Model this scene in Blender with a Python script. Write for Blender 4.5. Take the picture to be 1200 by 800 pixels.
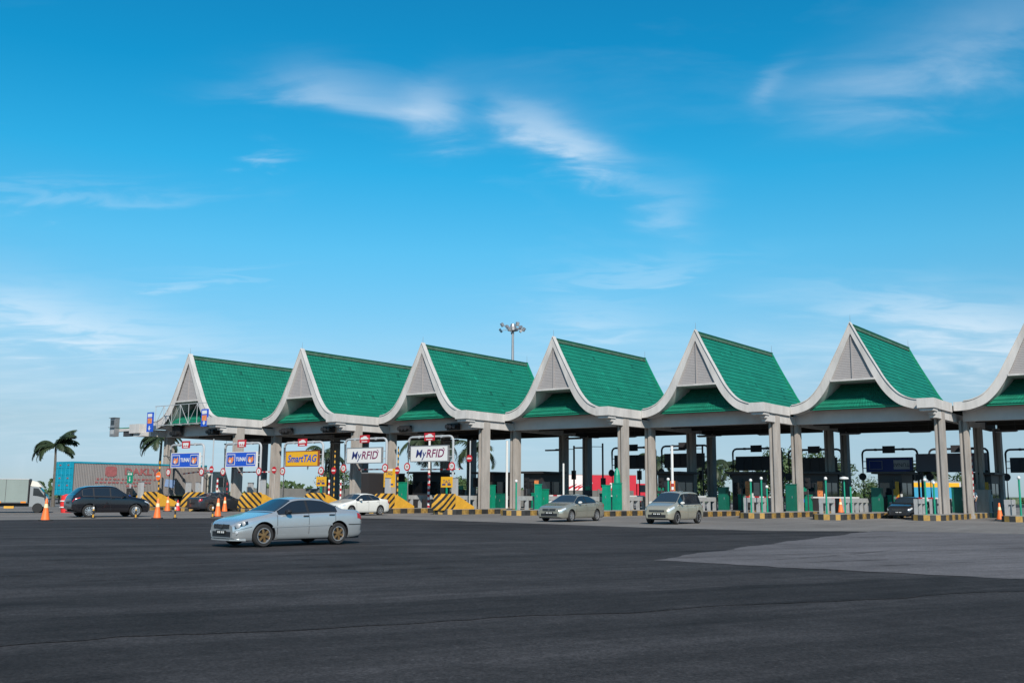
import bpy, math, random
from mathutils import Vector, Matrix
random.seed(7)
S = bpy.context.scene
for o in list(bpy.data.objects): bpy.data.objects.remove(o)
COL = S.collection
R = math.radians
PI = math.pi

# ------------------------------------------------------------------ camera
HC = 1.5
cam_d = bpy.data.cameras.new('camera'); cam = bpy.data.objects.new('camera', cam_d); COL.objects.link(cam)
cam_d.sensor_width = 36.0; cam_d.lens = 1178.46 / 1200 * 36.0
cam_d.clip_start = 0.1; cam_d.clip_end = 6000
cam.matrix_world = Matrix.Translation((0, 0, HC)) @ Matrix.Rotation(R(90) + 0.1498, 4, 'X') @ Matrix.Rotation(0.0065, 4, 'Z')
S.camera = cam

# ------------------------------------------------------------------ sun, sky, exposure
PHI = 0.6458
T = Vector((math.sin(PHI), math.cos(PHI), 0)); RR = Vector((math.cos(PHI), -math.sin(PHI), 0))
SUN_H = (-T * math.cos(R(47)) + RR * math.sin(R(47))).normalized()
SUN_EL = R(37)
sun_dir = Vector((SUN_H.x * math.cos(SUN_EL), SUN_H.y * math.cos(SUN_EL), math.sin(SUN_EL)))
sd = bpy.data.lights.new('sun', 'SUN'); sd.energy = 5.0; sd.angle = R(0.53); sd.color = (1.0, 0.93, 0.83)
so = bpy.data.objects.new('sun', sd); COL.objects.link(so)
so.rotation_euler = sun_dir.to_track_quat('Z', 'Y').to_euler()

W_ = bpy.data.worlds.new('World'); S.world = W_; W_.use_nodes = True
nt = W_.node_tree; nt.nodes.clear()
def wn(t, **kw):
    n = nt.nodes.new(t)
    for k, v in kw.items(): setattr(n, k, v)
    return n
def wl(a, b): nt.links.new(a, b)
def wmath(op, a, b=None, c=None):
    n = wn('ShaderNodeMath', operation=op)
    for i, q in enumerate((a, b, c)):
        if q is None: continue
        if isinstance(q, (int, float)): n.inputs[i].default_value = q
        else: wl(q, n.inputs[i])
    return n.outputs[0]
sky = wn('ShaderNodeTexSky', sky_type='NISHITA'); sky.sun_disc = False
sky.sun_elevation = SUN_EL; sky.sun_rotation = math.atan2(sun_dir.x, sun_dir.y)
sky.altitude = 0; sky.air_density = 1.0; sky.dust_density = 0.2; sky.ozone_density = 2.0
tc = wn('ShaderNodeTexCoord'); sep = wn('ShaderNodeSeparateXYZ'); wl(tc.outputs['Generated'], sep.inputs[0])
az = wmath('ARCTAN2', sep.outputs[0], sep.outputs[1]); el = wmath('ARCSINE', sep.outputs[2])
zc = wmath('MAXIMUM', sep.outputs[2], 0.03)
pxx = wmath('DIVIDE', sep.outputs[0], wmath('ADD', zc, 0.12)); pyy = wmath('DIVIDE', sep.outputs[1], wmath('ADD', zc, 0.12))
comb = wn('ShaderNodeCombineXYZ'); wl(pxx, comb.inputs[0]); wl(pyy, comb.inputs[1])
def cnoise(scale, rot, sx, sy, detail, dist, rough=0.6):
    detail = min(detail, 7)
    mp = wn('ShaderNodeMapping'); mp.inputs['Rotation'].default_value = (0, 0, rot); mp.inputs['Scale'].default_value = (sx, sy, 1)
    wl(comb.outputs[0], mp.inputs[0])
    n = wn('ShaderNodeTexNoise'); n.inputs['Scale'].default_value = scale; n.inputs['Detail'].default_value = detail
    n.inputs['Roughness'].default_value = rough; n.inputs['Distortion'].default_value = dist
    wl(mp.outputs[0], n.inputs['Vector']); return n.outputs['Fac']
fib = cnoise(3.4, 0.25, 1.0, 2.0, 7, 0.7, 0.55)
fib2 = cnoise(1.1, -0.35, 1.0, 1.7, 8, 0.6, 0.58)
fmix = wmath('ADD', wmath('MULTIPLY', fib, 0.62), wmath('MULTIPLY', fib2, 0.38))
PITCH = 0.1498
def pix_dir(x, y):
    X, Y = (x - 600) / 1178.46, (y - 400) / 1178.46
    c, s = math.cos(PITCH), math.sin(PITCH)
    d = Vector((X, c + Y * s, s - Y * c)).normalized()
    return math.atan2(d.x, d.y), math.asin(d.z)
wisps = [  # photo pixel of the cloud centre, half extents in radians, strength, tilt
    (508, 138, .034, .024, .68, .25), (430, 118, .07, .020, .42, -.12), (330, 98, .06, .016, .26, .1), (695, 178, .032, .02, .6, -.5), (655, 148, .045, .022, .42, -.4), (298, 183, .016, .008, .45, .2),
    (775, 240, .03, .028, .28, -.5), (1130, 50, .10, .034, .36, .22), (925, 92, .018, .012, .2, .4), (1090, 362, .11, .016, .55, -.16), (1150, 395, .10, .03, .38, -.1),
    (700, 372, .06, .016, .36, 0), (100, 385, .13, .020, .60, -.10), (20, 360, .08, .03, .35, -.1), (110, 232, .09, .008, .26, .12), (1000, 415, .30, .035, .28, 0), (250, 328, .05, .006, .24, .2), (740, 318, .09, .008, .28, .1), (60, 470, .5, .045, .22, 0)]
mask = None
azw = wmath('ADD', az, wmath('MULTIPLY', wmath('SUBTRACT', fib2, .5), .2)); elw = wmath('ADD', el, wmath('MULTIPLY', wmath('SUBTRACT', fib, .5), .09))
for (px, py, sx, sy, st, tilt) in wisps:
    a0, e0 = pix_dir(px, py)
    da = wmath('SUBTRACT', azw, a0); de = wmath('SUBTRACT', wmath('SUBTRACT', elw, e0), wmath('MULTIPLY', da, tilt))
    q = wmath('ADD', wmath('POWER', wmath('ABSOLUTE', wmath('DIVIDE', da, sx)), 2.0), wmath('POWER', wmath('ABSOLUTE', wmath('DIVIDE', de, sy)), 2.0))
    g = wmath('MULTIPLY', wmath('EXPONENT', wmath('MULTIPLY', q, -0.8)), st * .82)
    mask = g if mask is None else wmath('ADD', mask, g)
gl = wmath('MULTIPLY', wmath('MAXIMUM', wmath('SUBTRACT', fib2, 0.55), 0.0), 0.35)
mask = wmath('ADD', mask, gl)
cl = wn('ShaderNodeMapRange', interpolation_type='SMOOTHSTEP'); cl.inputs['From Min'].default_value = 0.30; cl.inputs['From Max'].default_value = 0.76
wl(fmix, cl.inputs['Value'])
fac = wmath('MINIMUM', wmath('MULTIPLY', mask, wmath('ADD', wmath('MULTIPLY', cl.outputs[0], 1.0), 0.10)), 0.85)
ramp = wn('ShaderNodeValToRGB'); wl(wmath('DIVIDE', el, R(45)), ramp.inputs[0])   # colour of the tropical sky by elevation
stops = [(0.0, (.47, .66, 1.04)), (.03, (.48, .65, 1.0)), (.083, (.58, .70, .86)), (.137, (.70, .88, .98)), (.19, (.66, 1.04, 1.12)), (.30, (.42, 1.26, 1.36)), (.40, (.16, 1.30, 1.48)), (.51, (.055, 1.20, 1.45)), (.62, (.06, 1.14, 1.42)), (1.0, (.38, 1.04, 1.24))]
while len(ramp.color_ramp.elements) < len(stops): ramp.color_ramp.elements.new(0.5)
for e_, (p_, c_) in zip(ramp.color_ramp.elements, stops): e_.position = p_
for e_, (p_, c_) in zip(ramp.color_ramp.elements, stops): e_.color = (c_[0] / 2, c_[1] / 2, c_[2] / 2, 1)
hs = wn('ShaderNodeVectorMath', operation='MULTIPLY'); wl(sky.outputs[0], hs.inputs[0])
h2 = wn('ShaderNodeVectorMath', operation='SCALE'); h2.inputs['Scale'].default_value = 2.0; wl(ramp.outputs[0], h2.inputs[0]); wl(h2.outputs[0], hs.inputs[1])
mx = wn('ShaderNodeMix', data_type='RGBA'); wl(fac, mx.inputs['Factor']); wl(hs.outputs[0], mx.inputs['A']); mx.inputs['B'].default_value = (8.8, 9.6, 10.4, 1)
bg = wn('ShaderNodeBackground'); bg.inputs['Strength'].default_value = 0.084; wl(mx.outputs['Result'], bg.inputs['Color'])
wo = wn('ShaderNodeOutputWorld'); wl(bg.outputs[0], wo.inputs[0])
S.view_settings.view_transform = 'Standard'; S.view_settings.look = 'None'; S.view_settings.gamma = 1.0
S.view_settings.exposure = 0.25; S.view_settings.use_curve_mapping = False

# ------------------------------------------------------------------ materials
MATS = {}
def mat(name, col, rough=0.6, metal=0.0, var=0.0, scale=2.0, bump=0.0, bscale=20.0, coat=0.0, coord='Object', stretch=(1, 1, 1), emit=None, spec=0.5, attr=False, trans=0.0):
    if name in MATS: return MATS[name]
    m = bpy.data.materials.new(name); m.use_nodes = True; t = m.node_tree; b = t.nodes['Principled BSDF']
    b.inputs['Base Color'].default_value = (*col, 1); b.inputs['Roughness'].default_value = rough; b.inputs['Metallic'].default_value = metal
    b.inputs['Coat Weight'].default_value = coat; b.inputs['Coat Roughness'].default_value = 0.05; b.inputs['Specular IOR Level'].default_value = spec
    if trans: b.inputs['Transmission Weight'].default_value = trans
    if emit: b.inputs['Emission Color'].default_value = (*emit[0], 1); b.inputs['Emission Strength'].default_value = emit[1]
    if var or bump or attr:
        if coord == 'World': src = t.nodes.new('ShaderNodeNewGeometry').outputs['Position']
        else: src = t.nodes.new('ShaderNodeTexCoord').outputs[coord]
        mp = t.nodes.new('ShaderNodeMapping'); mp.inputs['Scale'].default_value = stretch; t.links.new(src, mp.inputs[0])
    if var or attr:
        n = t.nodes.new('ShaderNodeTexNoise'); n.inputs['Scale'].default_value = scale; n.inputs['Detail'].default_value = 6; n.inputs['Roughness'].default_value = 0.65
        t.links.new(mp.outputs[0], n.inputs['Vector'])
        r = t.nodes.new('ShaderNodeMapRange'); r.inputs['From Min'].default_value = 0.3; r.inputs['From Max'].default_value = 0.7
        r.inputs['To Min'].default_value = 1 - var; r.inputs['To Max'].default_value = 1 + var * 0.6
        t.links.new(n.outputs['Fac'], r.inputs['Value'])
        fac_out = r.outputs[0]
        if attr:
            at = t.nodes.new('ShaderNodeAttribute'); at.attribute_name = 'shade'
            mm = t.nodes.new('ShaderNodeMath'); mm.operation = 'MULTIPLY'; t.links.new(at.outputs['Fac'], mm.inputs[0]); t.links.new(fac_out, mm.inputs[1]); fac_out = mm.outputs[0]
        v = t.nodes.new('ShaderNodeVectorMath'); v.operation = 'SCALE'; v.inputs[0].default_value = col
        t.links.new(fac_out, v.inputs['Scale']); t.links.new(v.outputs[0], b.inputs['Base Color'])
    if bump:
        n2 = t.nodes.new('ShaderNodeTexNoise'); n2.inputs['Scale'].default_value = bscale; n2.inputs['Detail'].default_value = 4
        t.links.new(mp.outputs[0], n2.inputs['Vector'])
        bp = t.nodes.new('ShaderNodeBump'); bp.inputs['Strength'].default_value = bump; bp.inputs['Distance'].default_value = 0.02
        t.links.new(n2.outputs['Fac'], bp.inputs['Height']); t.links.new(bp.outputs[0], b.inputs['Normal'])
    MATS[name] = m; return m
def stripe_mat(name, c1, c2, vec, period, duty=0.5, rough=0.6, wear=0.25):
    """two paints in bands along a direction in object space"""
    if name in MATS: return MATS[name]
    m = bpy.data.materials.new(name); m.use_nodes = True; t = m.node_tree; b = t.nodes['Principled BSDF']; b.inputs['Roughness'].default_value = rough
    tcn = t.nodes.new('ShaderNodeTexCoord')
    d = t.nodes.new('ShaderNodeVectorMath'); d.operation = 'DOT_PRODUCT'; d.inputs[1].default_value = vec; t.links.new(tcn.outputs['Object'], d.inputs[0])
    a = t.nodes.new('ShaderNodeMath'); a.operation = 'DIVIDE'; a.inputs[1].default_value = period; t.links.new(d.outputs['Value'], a.inputs[0])
    fr = t.nodes.new('ShaderNodeMath'); fr.operation = 'FRACT'; t.links.new(a.outputs[0], fr.inputs[0])
    lt = t.nodes.new('ShaderNodeMath'); lt.operation = 'LESS_THAN'; lt.inputs[1].default_value = duty; t.links.new(fr.outputs[0], lt.inputs[0])
    mxn = t.nodes.new('ShaderNodeMix'); mxn.data_type = 'RGBA'; mxn.inputs['A'].default_value = (*c2, 1); mxn.inputs['B'].default_value = (*c1, 1)
    t.links.new(lt.outputs[0], mxn.inputs['Factor'])
    n = t.nodes.new('ShaderNodeTexNoise'); n.inputs['Scale'].default_value = 4.0; n.inputs['Detail'].default_value = 6; t.links.new(tcn.outputs['Object'], n.inputs['Vector'])
    r = t.nodes.new('ShaderNodeMapRange'); r.inputs['From Min'].default_value = 0.35; r.inputs['From Max'].default_value = 0.7; r.inputs['To Min'].default_value = 1 - wear; r.inputs['To Max'].default_value = 1.05
    t.links.new(n.outputs['Fac'], r.inputs['Value'])
    v = t.nodes.new('ShaderNodeVectorMath'); v.operation = 'SCALE'; t.links.new(mxn.outputs['Result'], v.inputs[0]); t.links.new(r.outputs[0], v.inputs['Scale'])
    t.links.new(v.outputs[0], b.inputs['Base Color']); MATS[name] = m; return m

YEL = (0.60, 0.31, 0.03); BLK = (0.018, 0.018, 0.02); WHT = (0.72, 0.72, 0.72); RED = (0.42, 0.015, 0.025); GRN = (0.0, 0.20, 0.115)
mat('paint_white', (0.475, 0.455, 0.44), 0.7, var=0.22, scale=1.5, coord='World', stretch=(1, 1, 0.22))
mat('paint_beam', (0.52, 0.47, 0.44), 0.75, var=0.12, scale=0.8, coord='World')
mat('concrete_column', (0.33, 0.30, 0.275), 0.85, var=0.3, scale=1.6, bump=0.15, bscale=14, coord='World', stretch=(1, 1, 0.25))
mat('louvre_grey', (0.29, 0.27, 0.268), 0.7, var=0.08)
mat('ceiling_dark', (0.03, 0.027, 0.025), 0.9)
mat('roof_tile', (0.006, 0.152, 0.096), 0.45, var=0.17, scale=0.55, coord='World', attr=True)
mat('ridge_tile', (0.04, 0.095, 0.06), 0.75, var=0.5, scale=2.5, coord='World')
mat('steel_grey', (0.32, 0.32, 0.33), 0.45, 0.6, var=0.1)
mat('steel_pale', (0.40, 0.41, 0.42), 0.5, 0.2, var=0.08)
mat('post_dark', (0.05, 0.05, 0.055), 0.5, 0.3)
mat('rail_grey', (0.30, 0.305, 0.31), 0.7, var=0.2, scale=3)
mat('black_plastic', (0.014, 0.014, 0.016), 0.5)
mat('rubber', (0.016, 0.016, 0.017), 0.85)
mat('green_paint', GRN, 0.5, var=0.15, scale=3)
mat('green_dark', (0.0, 0.10, 0.065), 0.5, var=0.15, scale=3)
mat('green_bright', (0.0, 0.24, 0.145), 0.5, var=0.2, scale=3)
mat('yellow_paint', YEL, 0.55, var=0.18, scale=3)
mat('orange_plastic', (0.85, 0.16, 0.03), 0.5, var=0.1, scale=5)
mat('red_paint', RED, 0.45, var=0.08)
mat('white_sheet', (0.60, 0.60, 0.59), 0.45)
mat('blue_sheet', (0.012, 0.075, 0.46), 0.4, var=0.05)
mat('navy_ink', (0.02, 0.03, 0.14), 0.5)
mat('wine_ink', (0.16, 0.01, 0.07), 0.5)
mat('yellow_sheet', (0.66, 0.34, 0.012), 0.4)
mat('blue_ink', (0.01, 0.07, 0.36), 0.5)
mat('orange_print', (0.72, 0.24, 0.08), 0.5, var=0.5, scale=9)
mat('glass_dark', (0.012, 0.016, 0.022), 0.04, spec=0.9)
mat('glass_screen', (0.02, 0.032, 0.045), 0.03, spec=1.0)
mat('lamp_lens', (0.62, 0.64, 0.66), 0.12, 0.3, spec=0.8)
mat('tail_lens', (0.32, 0.008, 0.01), 0.2, spec=0.7)
mat('amber_lens', (0.7, 0.22, 0.02), 0.2)
mat('chrome', (0.7, 0.7, 0.7), 0.12, 1.0)
mat('rim_silver', (0.55, 0.55, 0.56), 0.28, 0.8)
mat('rim_bronze', (0.32, 0.19, 0.085), 0.35, 0.7)
mat('rim_dark', (0.03, 0.03, 0.032), 0.35, 0.5)
mat('plate_black', (0.01, 0.01, 0.01), 0.4)
mat('palm_leaf', (0.022, 0.038, 0.012), 0.6, var=0.35, scale=1.5)
mat('tree_leaf', (0.04, 0.075, 0.018), 0.65, var=0.4, scale=0.7, attr=True)
mat('bark', (0.11, 0.095, 0.08), 0.9, var=0.3, scale=5)
mat('booth_dark', (0.028, 0.026, 0.028), 0.5)
mat('skin', (0.36, 0.2, 0.13), 0.6); mat('shirt_white', (0.74, 0.74, 0.76), 0.85); mat('trousers_dark', (0.03, 0.035, 0.06), 0.9)
kerb_stripes = stripe_mat('kerb_stripes', (.38, .23, .06), (.035, .034, .033), (0, 1, 0), 1.5, 0.5, wear=0.55)
nose_stripes = stripe_mat('nose_stripes', YEL, BLK, (0.5, 0.62, 0.75), 0.36, 0.55)
chevron_stripes = stripe_mat('chevron_stripes', YEL, BLK, (-0.5, -0.62, 0.75), 0.36, 0.55)
redwhite = stripe_mat('red_white_bands', RED, WHT, (0, 0, 1), 0.42, 0.5)
redwhite_x = stripe_mat('red_white_bar', RED, WHT, (1, 0, 0), 0.75, 0.5)
yelblk = stripe_mat('yellow_black_bands', YEL, BLK, (0, 0, 1), 0.42, 0.5)

# ------------------------------------------------------------------ mesh helpers
class MB:
    def __init__(self): self.v = []; self.f = []; self.m = []; self.shade = None
    def add(self, vs, fs, mi=0):
        n = len(self.v); self.v += [tuple(p) for p in vs]
        for q in fs: self.f.append(tuple(i + n for i in q)); self.m.append(mi)
        return self
    def box(self, x0, x1, y0, y1, z0, z1, mi=0):
        vs = [(x, y, z) for z in (z0, z1) for y in (y0, y1) for x in (x0, x1)]
        return self.add(vs, [(0, 2, 3, 1), (4, 5, 7, 6), (0, 1, 5, 4), (2, 6, 7, 3), (0, 4, 6, 2), (1, 3, 7, 5)], mi)
    def obox(self, c, size, mat3=None, mi=0):
        m = mat3 or Matrix.Identity(3); vs = []
        for z in (-.5, .5):
            for y in (-.5, .5):
                for x in (-.5, .5): vs.append(Vector(c) + m @ Vector((x * size[0], y * size[1], z * size[2])))
        return self.add(vs, [(0, 2, 3, 1), (4, 5, 7, 6), (0, 1, 5, 4), (2, 6, 7, 3), (0, 4, 6, 2), (1, 3, 7, 5)], mi)
    def prism(self, pts, axis, d0, d1, mi=0):
        n = len(pts)
        def P(p, d):
            if axis == 'x': return (d, p[0], p[1])
            if axis == 'y': return (p[0], d, p[1])
            return (p[0], p[1], d)
        vs = [P(p, d0) for p in pts] + [P(p, d1) for p in pts]
        fs = [tuple(range(n)), tuple(range(2 * n - 1, n - 1, -1))] + [(i, i + n, (i + 1) % n + n, (i + 1) % n) for i in range(n)]
        return self.add(vs, fs, mi)
    def path(self, pts, rad, n=8, mi=0, cap=True):
        pts = [Vector(p) for p in pts]; rads = rad if isinstance(rad, (list, tuple)) else [rad] * len(pts)
        rings = []; up = Vector((0, 0, 1))
        for i, p in enumerate(pts):
            d = (pts[min(i + 1, len(pts) - 1)] - pts[max(i - 1, 0)]).normalized()
            u = d.cross(up)
            if u.length < 1e-3: u = d.cross(Vector((1, 0, 0)))
            u.normalize(); w = d.cross(u)
            rings.append([p + (u * math.cos(2 * PI * k / n) + w * math.sin(2 * PI * k / n)) * rads[i] for k in range(n)])
        vs = [q for r_ in rings for q in r_]; fs = []
        for i in range(len(pts) - 1):
            for k in range(n): fs.append((i * n + k, i * n + (k + 1) % n, (i + 1) * n + (k + 1) % n, (i + 1) * n + k))
        if cap: fs += [tuple(range(n - 1, -1, -1)), tuple((len(pts) - 1) * n + k for k in range(n))]
        return self.add(vs, fs, mi)
    def tube(self, p0, p1, r0, r1=None, n=8, mi=0): return self.path([p0, p1], [r0, r1 if r1 is not None else r0], n, mi)
    def lathe(self, prof, n=16, c=(0, 0, 0), axis='z', mi=0, cap=True):
        vs = []; fs = []
        for (r_, h) in prof:
            for k in range(n):
                a = 2 * PI * k / n; x, y = r_ * math.cos(a), r_ * math.sin(a)
                if axis == 'z': p = (x, y, h)
                elif axis == 'y': p = (x, h, y)
                else: p = (h, x, y)
                vs.append((p[0] + c[0], p[1] + c[1], p[2] + c[2]))
        for i in range(len(prof) - 1):
            for k in range(n): fs.append((i * n + k, i * n + (k + 1) % n, (i + 1) * n + (k + 1) % n, (i + 1) * n + k))
        if cap: fs += [tuple(range(n - 1, -1, -1)), tuple((len(prof) - 1) * n + k for k in range(n))]
        return self.add(vs, fs, mi)
    def mesh(self, name, mats, smooth=None):
        me = bpy.data.meshes.new(name); me.from_pydata(self.v, [], self.f)
        for m in mats: me.materials.append(MATS[m] if isinstance(m, str) else m)
        me.polygons.foreach_set('material_index', self.m)
        if self.shade is not None:
            at = me.attributes.new('shade', 'FLOAT', 'FACE'); at.data.foreach_set('value', self.shade)
        me.update()
        import bmesh
        bm = bmesh.new(); bm.from_mesh(me); bmesh.ops.recalc_face_normals(bm, faces=bm.faces); bm.to_mesh(me); bm.free()
        if smooth is not None:
            me.polygons.foreach_set('use_smooth', [True] * len(me.polygons)); me.set_sharp_from_angle(angle=R(smooth))
        return me
    def build(self, name, mats, parent=None, smooth=None, loc=None, rz=None, kind=None):
        if isinstance(mats, str): mats = [mats]
        elif not isinstance(mats, (list, tuple)): mats = [mats]
        o = bpy.data.objects.new(name, self.mesh(name, mats, smooth)); COL.objects.link(o); o.parent = parent
        if loc is not None: o.location = loc
        if rz is not None: o.rotation_euler = (0, 0, rz)
        if kind: o['kind'] = kind
        return o
def tag(o, label, cat, group=None):
    o['label'] = label; o['category'] = cat
    if group: o['group'] = group
    return o
def thing(name, label, cat, loc=(0, 0, 0), rz=0.0, group=None):
    o = bpy.data.objects.new(name, None); COL.objects.link(o); o.empty_display_size = 0.3
    o.location = loc; o.rotation_euler = (0, 0, rz); return tag(o, label, cat, group)
def dup(root, loc=None, rz=None, label=None, group=None):
    def cp(o, par):
        c = o.copy(); COL.objects.link(c); c.parent = par
        for ch in o.children: cp(ch, c)
        return c
    c = cp(root, None)
    if loc is not None: c.location = loc
    if rz is not None: c.rotation_euler = (0, 0, rz)
    if label: c['label'] = label
    if group: c['group'] = group
    return c
def text(s, size, m, parent, loc, rot, name='lettering', ext=0.004, shear=0.0, bold=0.0, sx=1.0, align='CENTER'):
    cu = bpy.data.curves.new('t', 'FONT'); cu.body = s; cu.size = size; cu.extrude = ext; cu.shear = shear; cu.offset = bold
    cu.align_x = align; cu.align_y = 'CENTER'; cu.resolution_u = 3
    o = bpy.data.objects.new('t', cu); COL.objects.link(o)
    me = bpy.data.meshes.new_from_object(o.evaluated_get(bpy.context.evaluated_depsgraph_get()))
    bpy.data.objects.remove(o); bpy.data.curves.remove(cu)
    me.name = name; me.materials.clear(); me.materials.append(MATS[m])
    r_ = bpy.data.objects.new(name, me); COL.objects.link(r_); r_.parent = parent; r_.location = loc; r_.rotation_euler = rot; r_.scale = (sx, 1, 1)
    return r_
def catmull(pts, n):
    out = []; P = [Vector((p[0], p[1])) for p in pts]; P = [P[0] * 2 - P[1]] + P + [P[-1] * 2 - P[-2]]
    for i in range(1, len(P) - 2):
        for k in range(n):
            t = k / n; a, b, c, d = P[i - 1], P[i], P[i + 1], P[i + 2]
            out.append(0.5 * ((2 * b) + (c - a) * t + (2 * a - 5 * b + 4 * c - d) * t * t + (3 * b - a - 3 * c + d) * t ** 3))
    out.append(P[-2]); return out
def lin(pts, x):
    if x <= pts[0][0]: return pts[0][1]
    for (a, b), (c, d) in zip(pts, pts[1:]):
        if x <= c: return b + (d - b) * (x - a) / (c - a) if c > a else d
    return pts[-1][1]
ORD = ['zeroth', 'first', 'second', 'third', 'fourth', 'fifth', 'sixth', 'seventh', 'eighth']

# ------------------------------------------------------------------ plaza frame: module k, a across the lanes, b along them
OX, OY, WM, ST, SLOPE = 13.1653, 71.4809, 9.9629, 3.5576, 0.0728
O5 = Vector((OX, OY, 0))
def org(k, dz=True): return O5 + (WM * RR + ST * T) * (k - 5) + Vector((0, 0, SLOPE * (k - 5) if dz else 0))
def loc(k, a, b, z=0.0): return org(k, False) + RR * a + T * b + Vector((0, 0, z))
RZ = -PHI            # an object turned by RZ has +x across the lanes (rightwards) and +y along them (away)
def isl(i, k):       # island line: 'J' right-hand valley of roof k, 'M' its middle
    return (k, 5.0) if i == 'J' else (k, 0.0)
def where(i, k):
    if i == 'M': return f'under the middle of the {ORD[k]} roof from left'
    if k == 0: return 'at the far left columns'
    return f'between the {ORD[k]} and {ORD[k + 1]} roofs from left'
# === STRUCTURE ===
def road_mat(name, base, streak=0.25, patch=0.25, speck=0.35, rough=0.95, rot=R(27), bump=0.35, cool=(1.05, 1, 1.06)):
    m = bpy.data.materials.new(name); m.use_nodes = True; t = m.node_tree; b = t.nodes['Principled BSDF']; b.inputs['Roughness'].default_value = rough
    b.inputs['Specular IOR Level'].default_value = 0.12
    g = t.nodes.new('ShaderNodeNewGeometry').outputs['Position']
    def nz(scale, st, rt=0.0, det=6, rg=0.6, lo=0.3, hi=0.7, a=0.8, c=1.2, dist=0.0):
        mp = t.nodes.new('ShaderNodeMapping'); mp.inputs['Rotation'].default_value = (0, 0, rt); mp.inputs['Scale'].default_value = st; mp.vector_type = 'TEXTURE'
        t.links.new(g, mp.inputs[0])
        n = t.nodes.new('ShaderNodeTexNoise'); n.inputs['Scale'].default_value = scale; n.inputs['Detail'].default_value = det; n.inputs['Roughness'].default_value = rg; n.inputs['Distortion'].default_value = dist
        t.links.new(mp.outputs[0], n.inputs['Vector'])
        r_ = t.nodes.new('ShaderNodeMapRange'); r_.inputs['From Min'].default_value = lo; r_.inputs['From Max'].default_value = hi; r_.inputs['To Min'].default_value = a; r_.inputs['To Max'].default_value = c
        t.links.new(n.outputs['Fac'], r_.inputs['Value']); return r_.outputs[0], n.outputs['Fac']
    s1, _ = nz(0.55, (16, 1, 1), rot, a=1 - streak, c=1 + streak)
    s2, _ = nz(2.6, (14, 1, 1), rot + 0.06, a=1 - streak * .6, c=1 + streak * .5)
    s3, _ = nz(1.1, (1, 1, 1), a=1 - patch * .7, c=1 + patch * .5, dist=1.0)
    p1, _ = nz(0.12, (1, 1, 1), a=1 - patch, c=1 + patch, dist=0.6)
    f1, fh = nz(26, (1, 1, 1), det=5, rg=0.7, lo=0.3, hi=0.75, a=1 - speck, c=1 + speck)
    # single pale stones
    vo = t.nodes.new('ShaderNodeTexVoronoi'); vo.inputs['Scale'].default_value = 5.0; t.links.new(g, vo.inputs['Vector'])
    ltn = t.nodes.new('ShaderNodeMapRange'); ltn.inputs['From Min'].default_value = 0.05; ltn.inputs['From Max'].default_value = 0.10; ltn.inputs['To Min'].default_value = 1.9; ltn.inputs['To Max'].default_value = 1.0
    t.links.new(vo.outputs['Distance'], ltn.inputs['Value'])
    cur = None
    f2, _ = nz(9, (1, 1, 1), det=4, a=1 - speck * .4, c=1 + speck * .4)
    for q in (s1, s2, s3, p1, f1, f2, ltn.outputs[0]):
        if cur is None: cur = q; continue
        mm = t.nodes.new('ShaderNodeMath'); mm.operation = 'MULTIPLY'; t.links.new(cur, mm.inputs[0]); t.links.new(q, mm.inputs[1]); cur = mm.outputs[0]
    v = t.nodes.new('ShaderNodeVectorMath'); v.operation = 'SCALE'; v.inputs[0].default_value = tuple(base * c for c in cool); t.links.new(cur, v.inputs['Scale'])
    t.links.new(v.outputs[0], b.inputs['Base Color'])
    bp = t.nodes.new('ShaderNodeBump'); bp.inputs['Strength'].default_value = bump; bp.inputs['Distance'].default_value = 0.012
    t.links.new(fh, bp.inputs['Height']); t.links.new(bp.outputs[0], b.inputs['Normal'])
    MATS[name] = m; return m
road_mat('asphalt_new', 0.034, streak=0.42, patch=0.34, speck=0.6)
road_mat('asphalt_dark', 0.024, streak=0.45, patch=0.34, speck=0.7)
road_mat('asphalt_old', 0.105, streak=0.22, patch=0.2, speck=0.4)
road_mat('apron_concrete', 0.155, streak=0.14, patch=0.2, speck=0.18, rot=PI / 2 - PHI, cool=(1.07, 1.0, 0.95))
mat('grass_far', (0.07, 0.09, 0.035), 0.9, var=0.4, scale=0.08, coord='World')
def struct(name, pts, z, m):
    def rag(p, q):   # ragged edge between two corners
        n = max(1, int((Vector(q) - Vector(p)).length / 0.3)); n = min(n, 160); out = []
        d = (Vector(q) - Vector(p)); nrm = Vector((-d.y, d.x)).normalized()
        for i in range(n):
            w = Vector(p) + d * (i / n)
            if i: w = w + nrm * (random.uniform(-.05, .05) + .09 * math.sin(w.x * 1.3 + w.y * .9) + .05 * math.sin(w.x * 4.1 - w.y * 2.7))
            out.append((w.x, w.y, z))
        return out
    vs = []
    for p, q in zip(pts, pts[1:] + pts[:1]): vs += rag(p, q) if name != 'ground' else [(p[0], p[1], z)]
    o = MB().add(vs, [tuple(range(len(vs)))]).build(name, m); o['kind'] = 'structure'; return o
struct('ground', [(-3000, -3000), (3000, -3000), (3000, 3000), (-3000, 3000)], -0.03, 'grass_far')
struct('road', [(-190, -60), (190, -60), (190, 190), (-190, 190)], -0.004, 'asphalt_new')
struct('plaza_apron', [(-60, 26), (-26, 51.9), (-20.9, 55.9), (-15.1, 60.2), (-11, 61.3), (-7.5, 60.0), (0.06, 53.2), (6.3, 46.7), (10.8, 43.6), (14.5, 43.6), (22, 40.5), (60, 27), (120, 60), (60, 160), (-60, 170), (-140, 90)], 0.0, 'apron_concrete')
struct('old_pavement', [(3.28, 23.71), (5.6, 21.6), (9.48, 19.03), (16, 16.0), (34, 6), (80, 10), (70, 30), (22.2, 41.0), (15.6, 44.2), (9.5, 34.2)], 0.004, 'asphalt_old')

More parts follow.
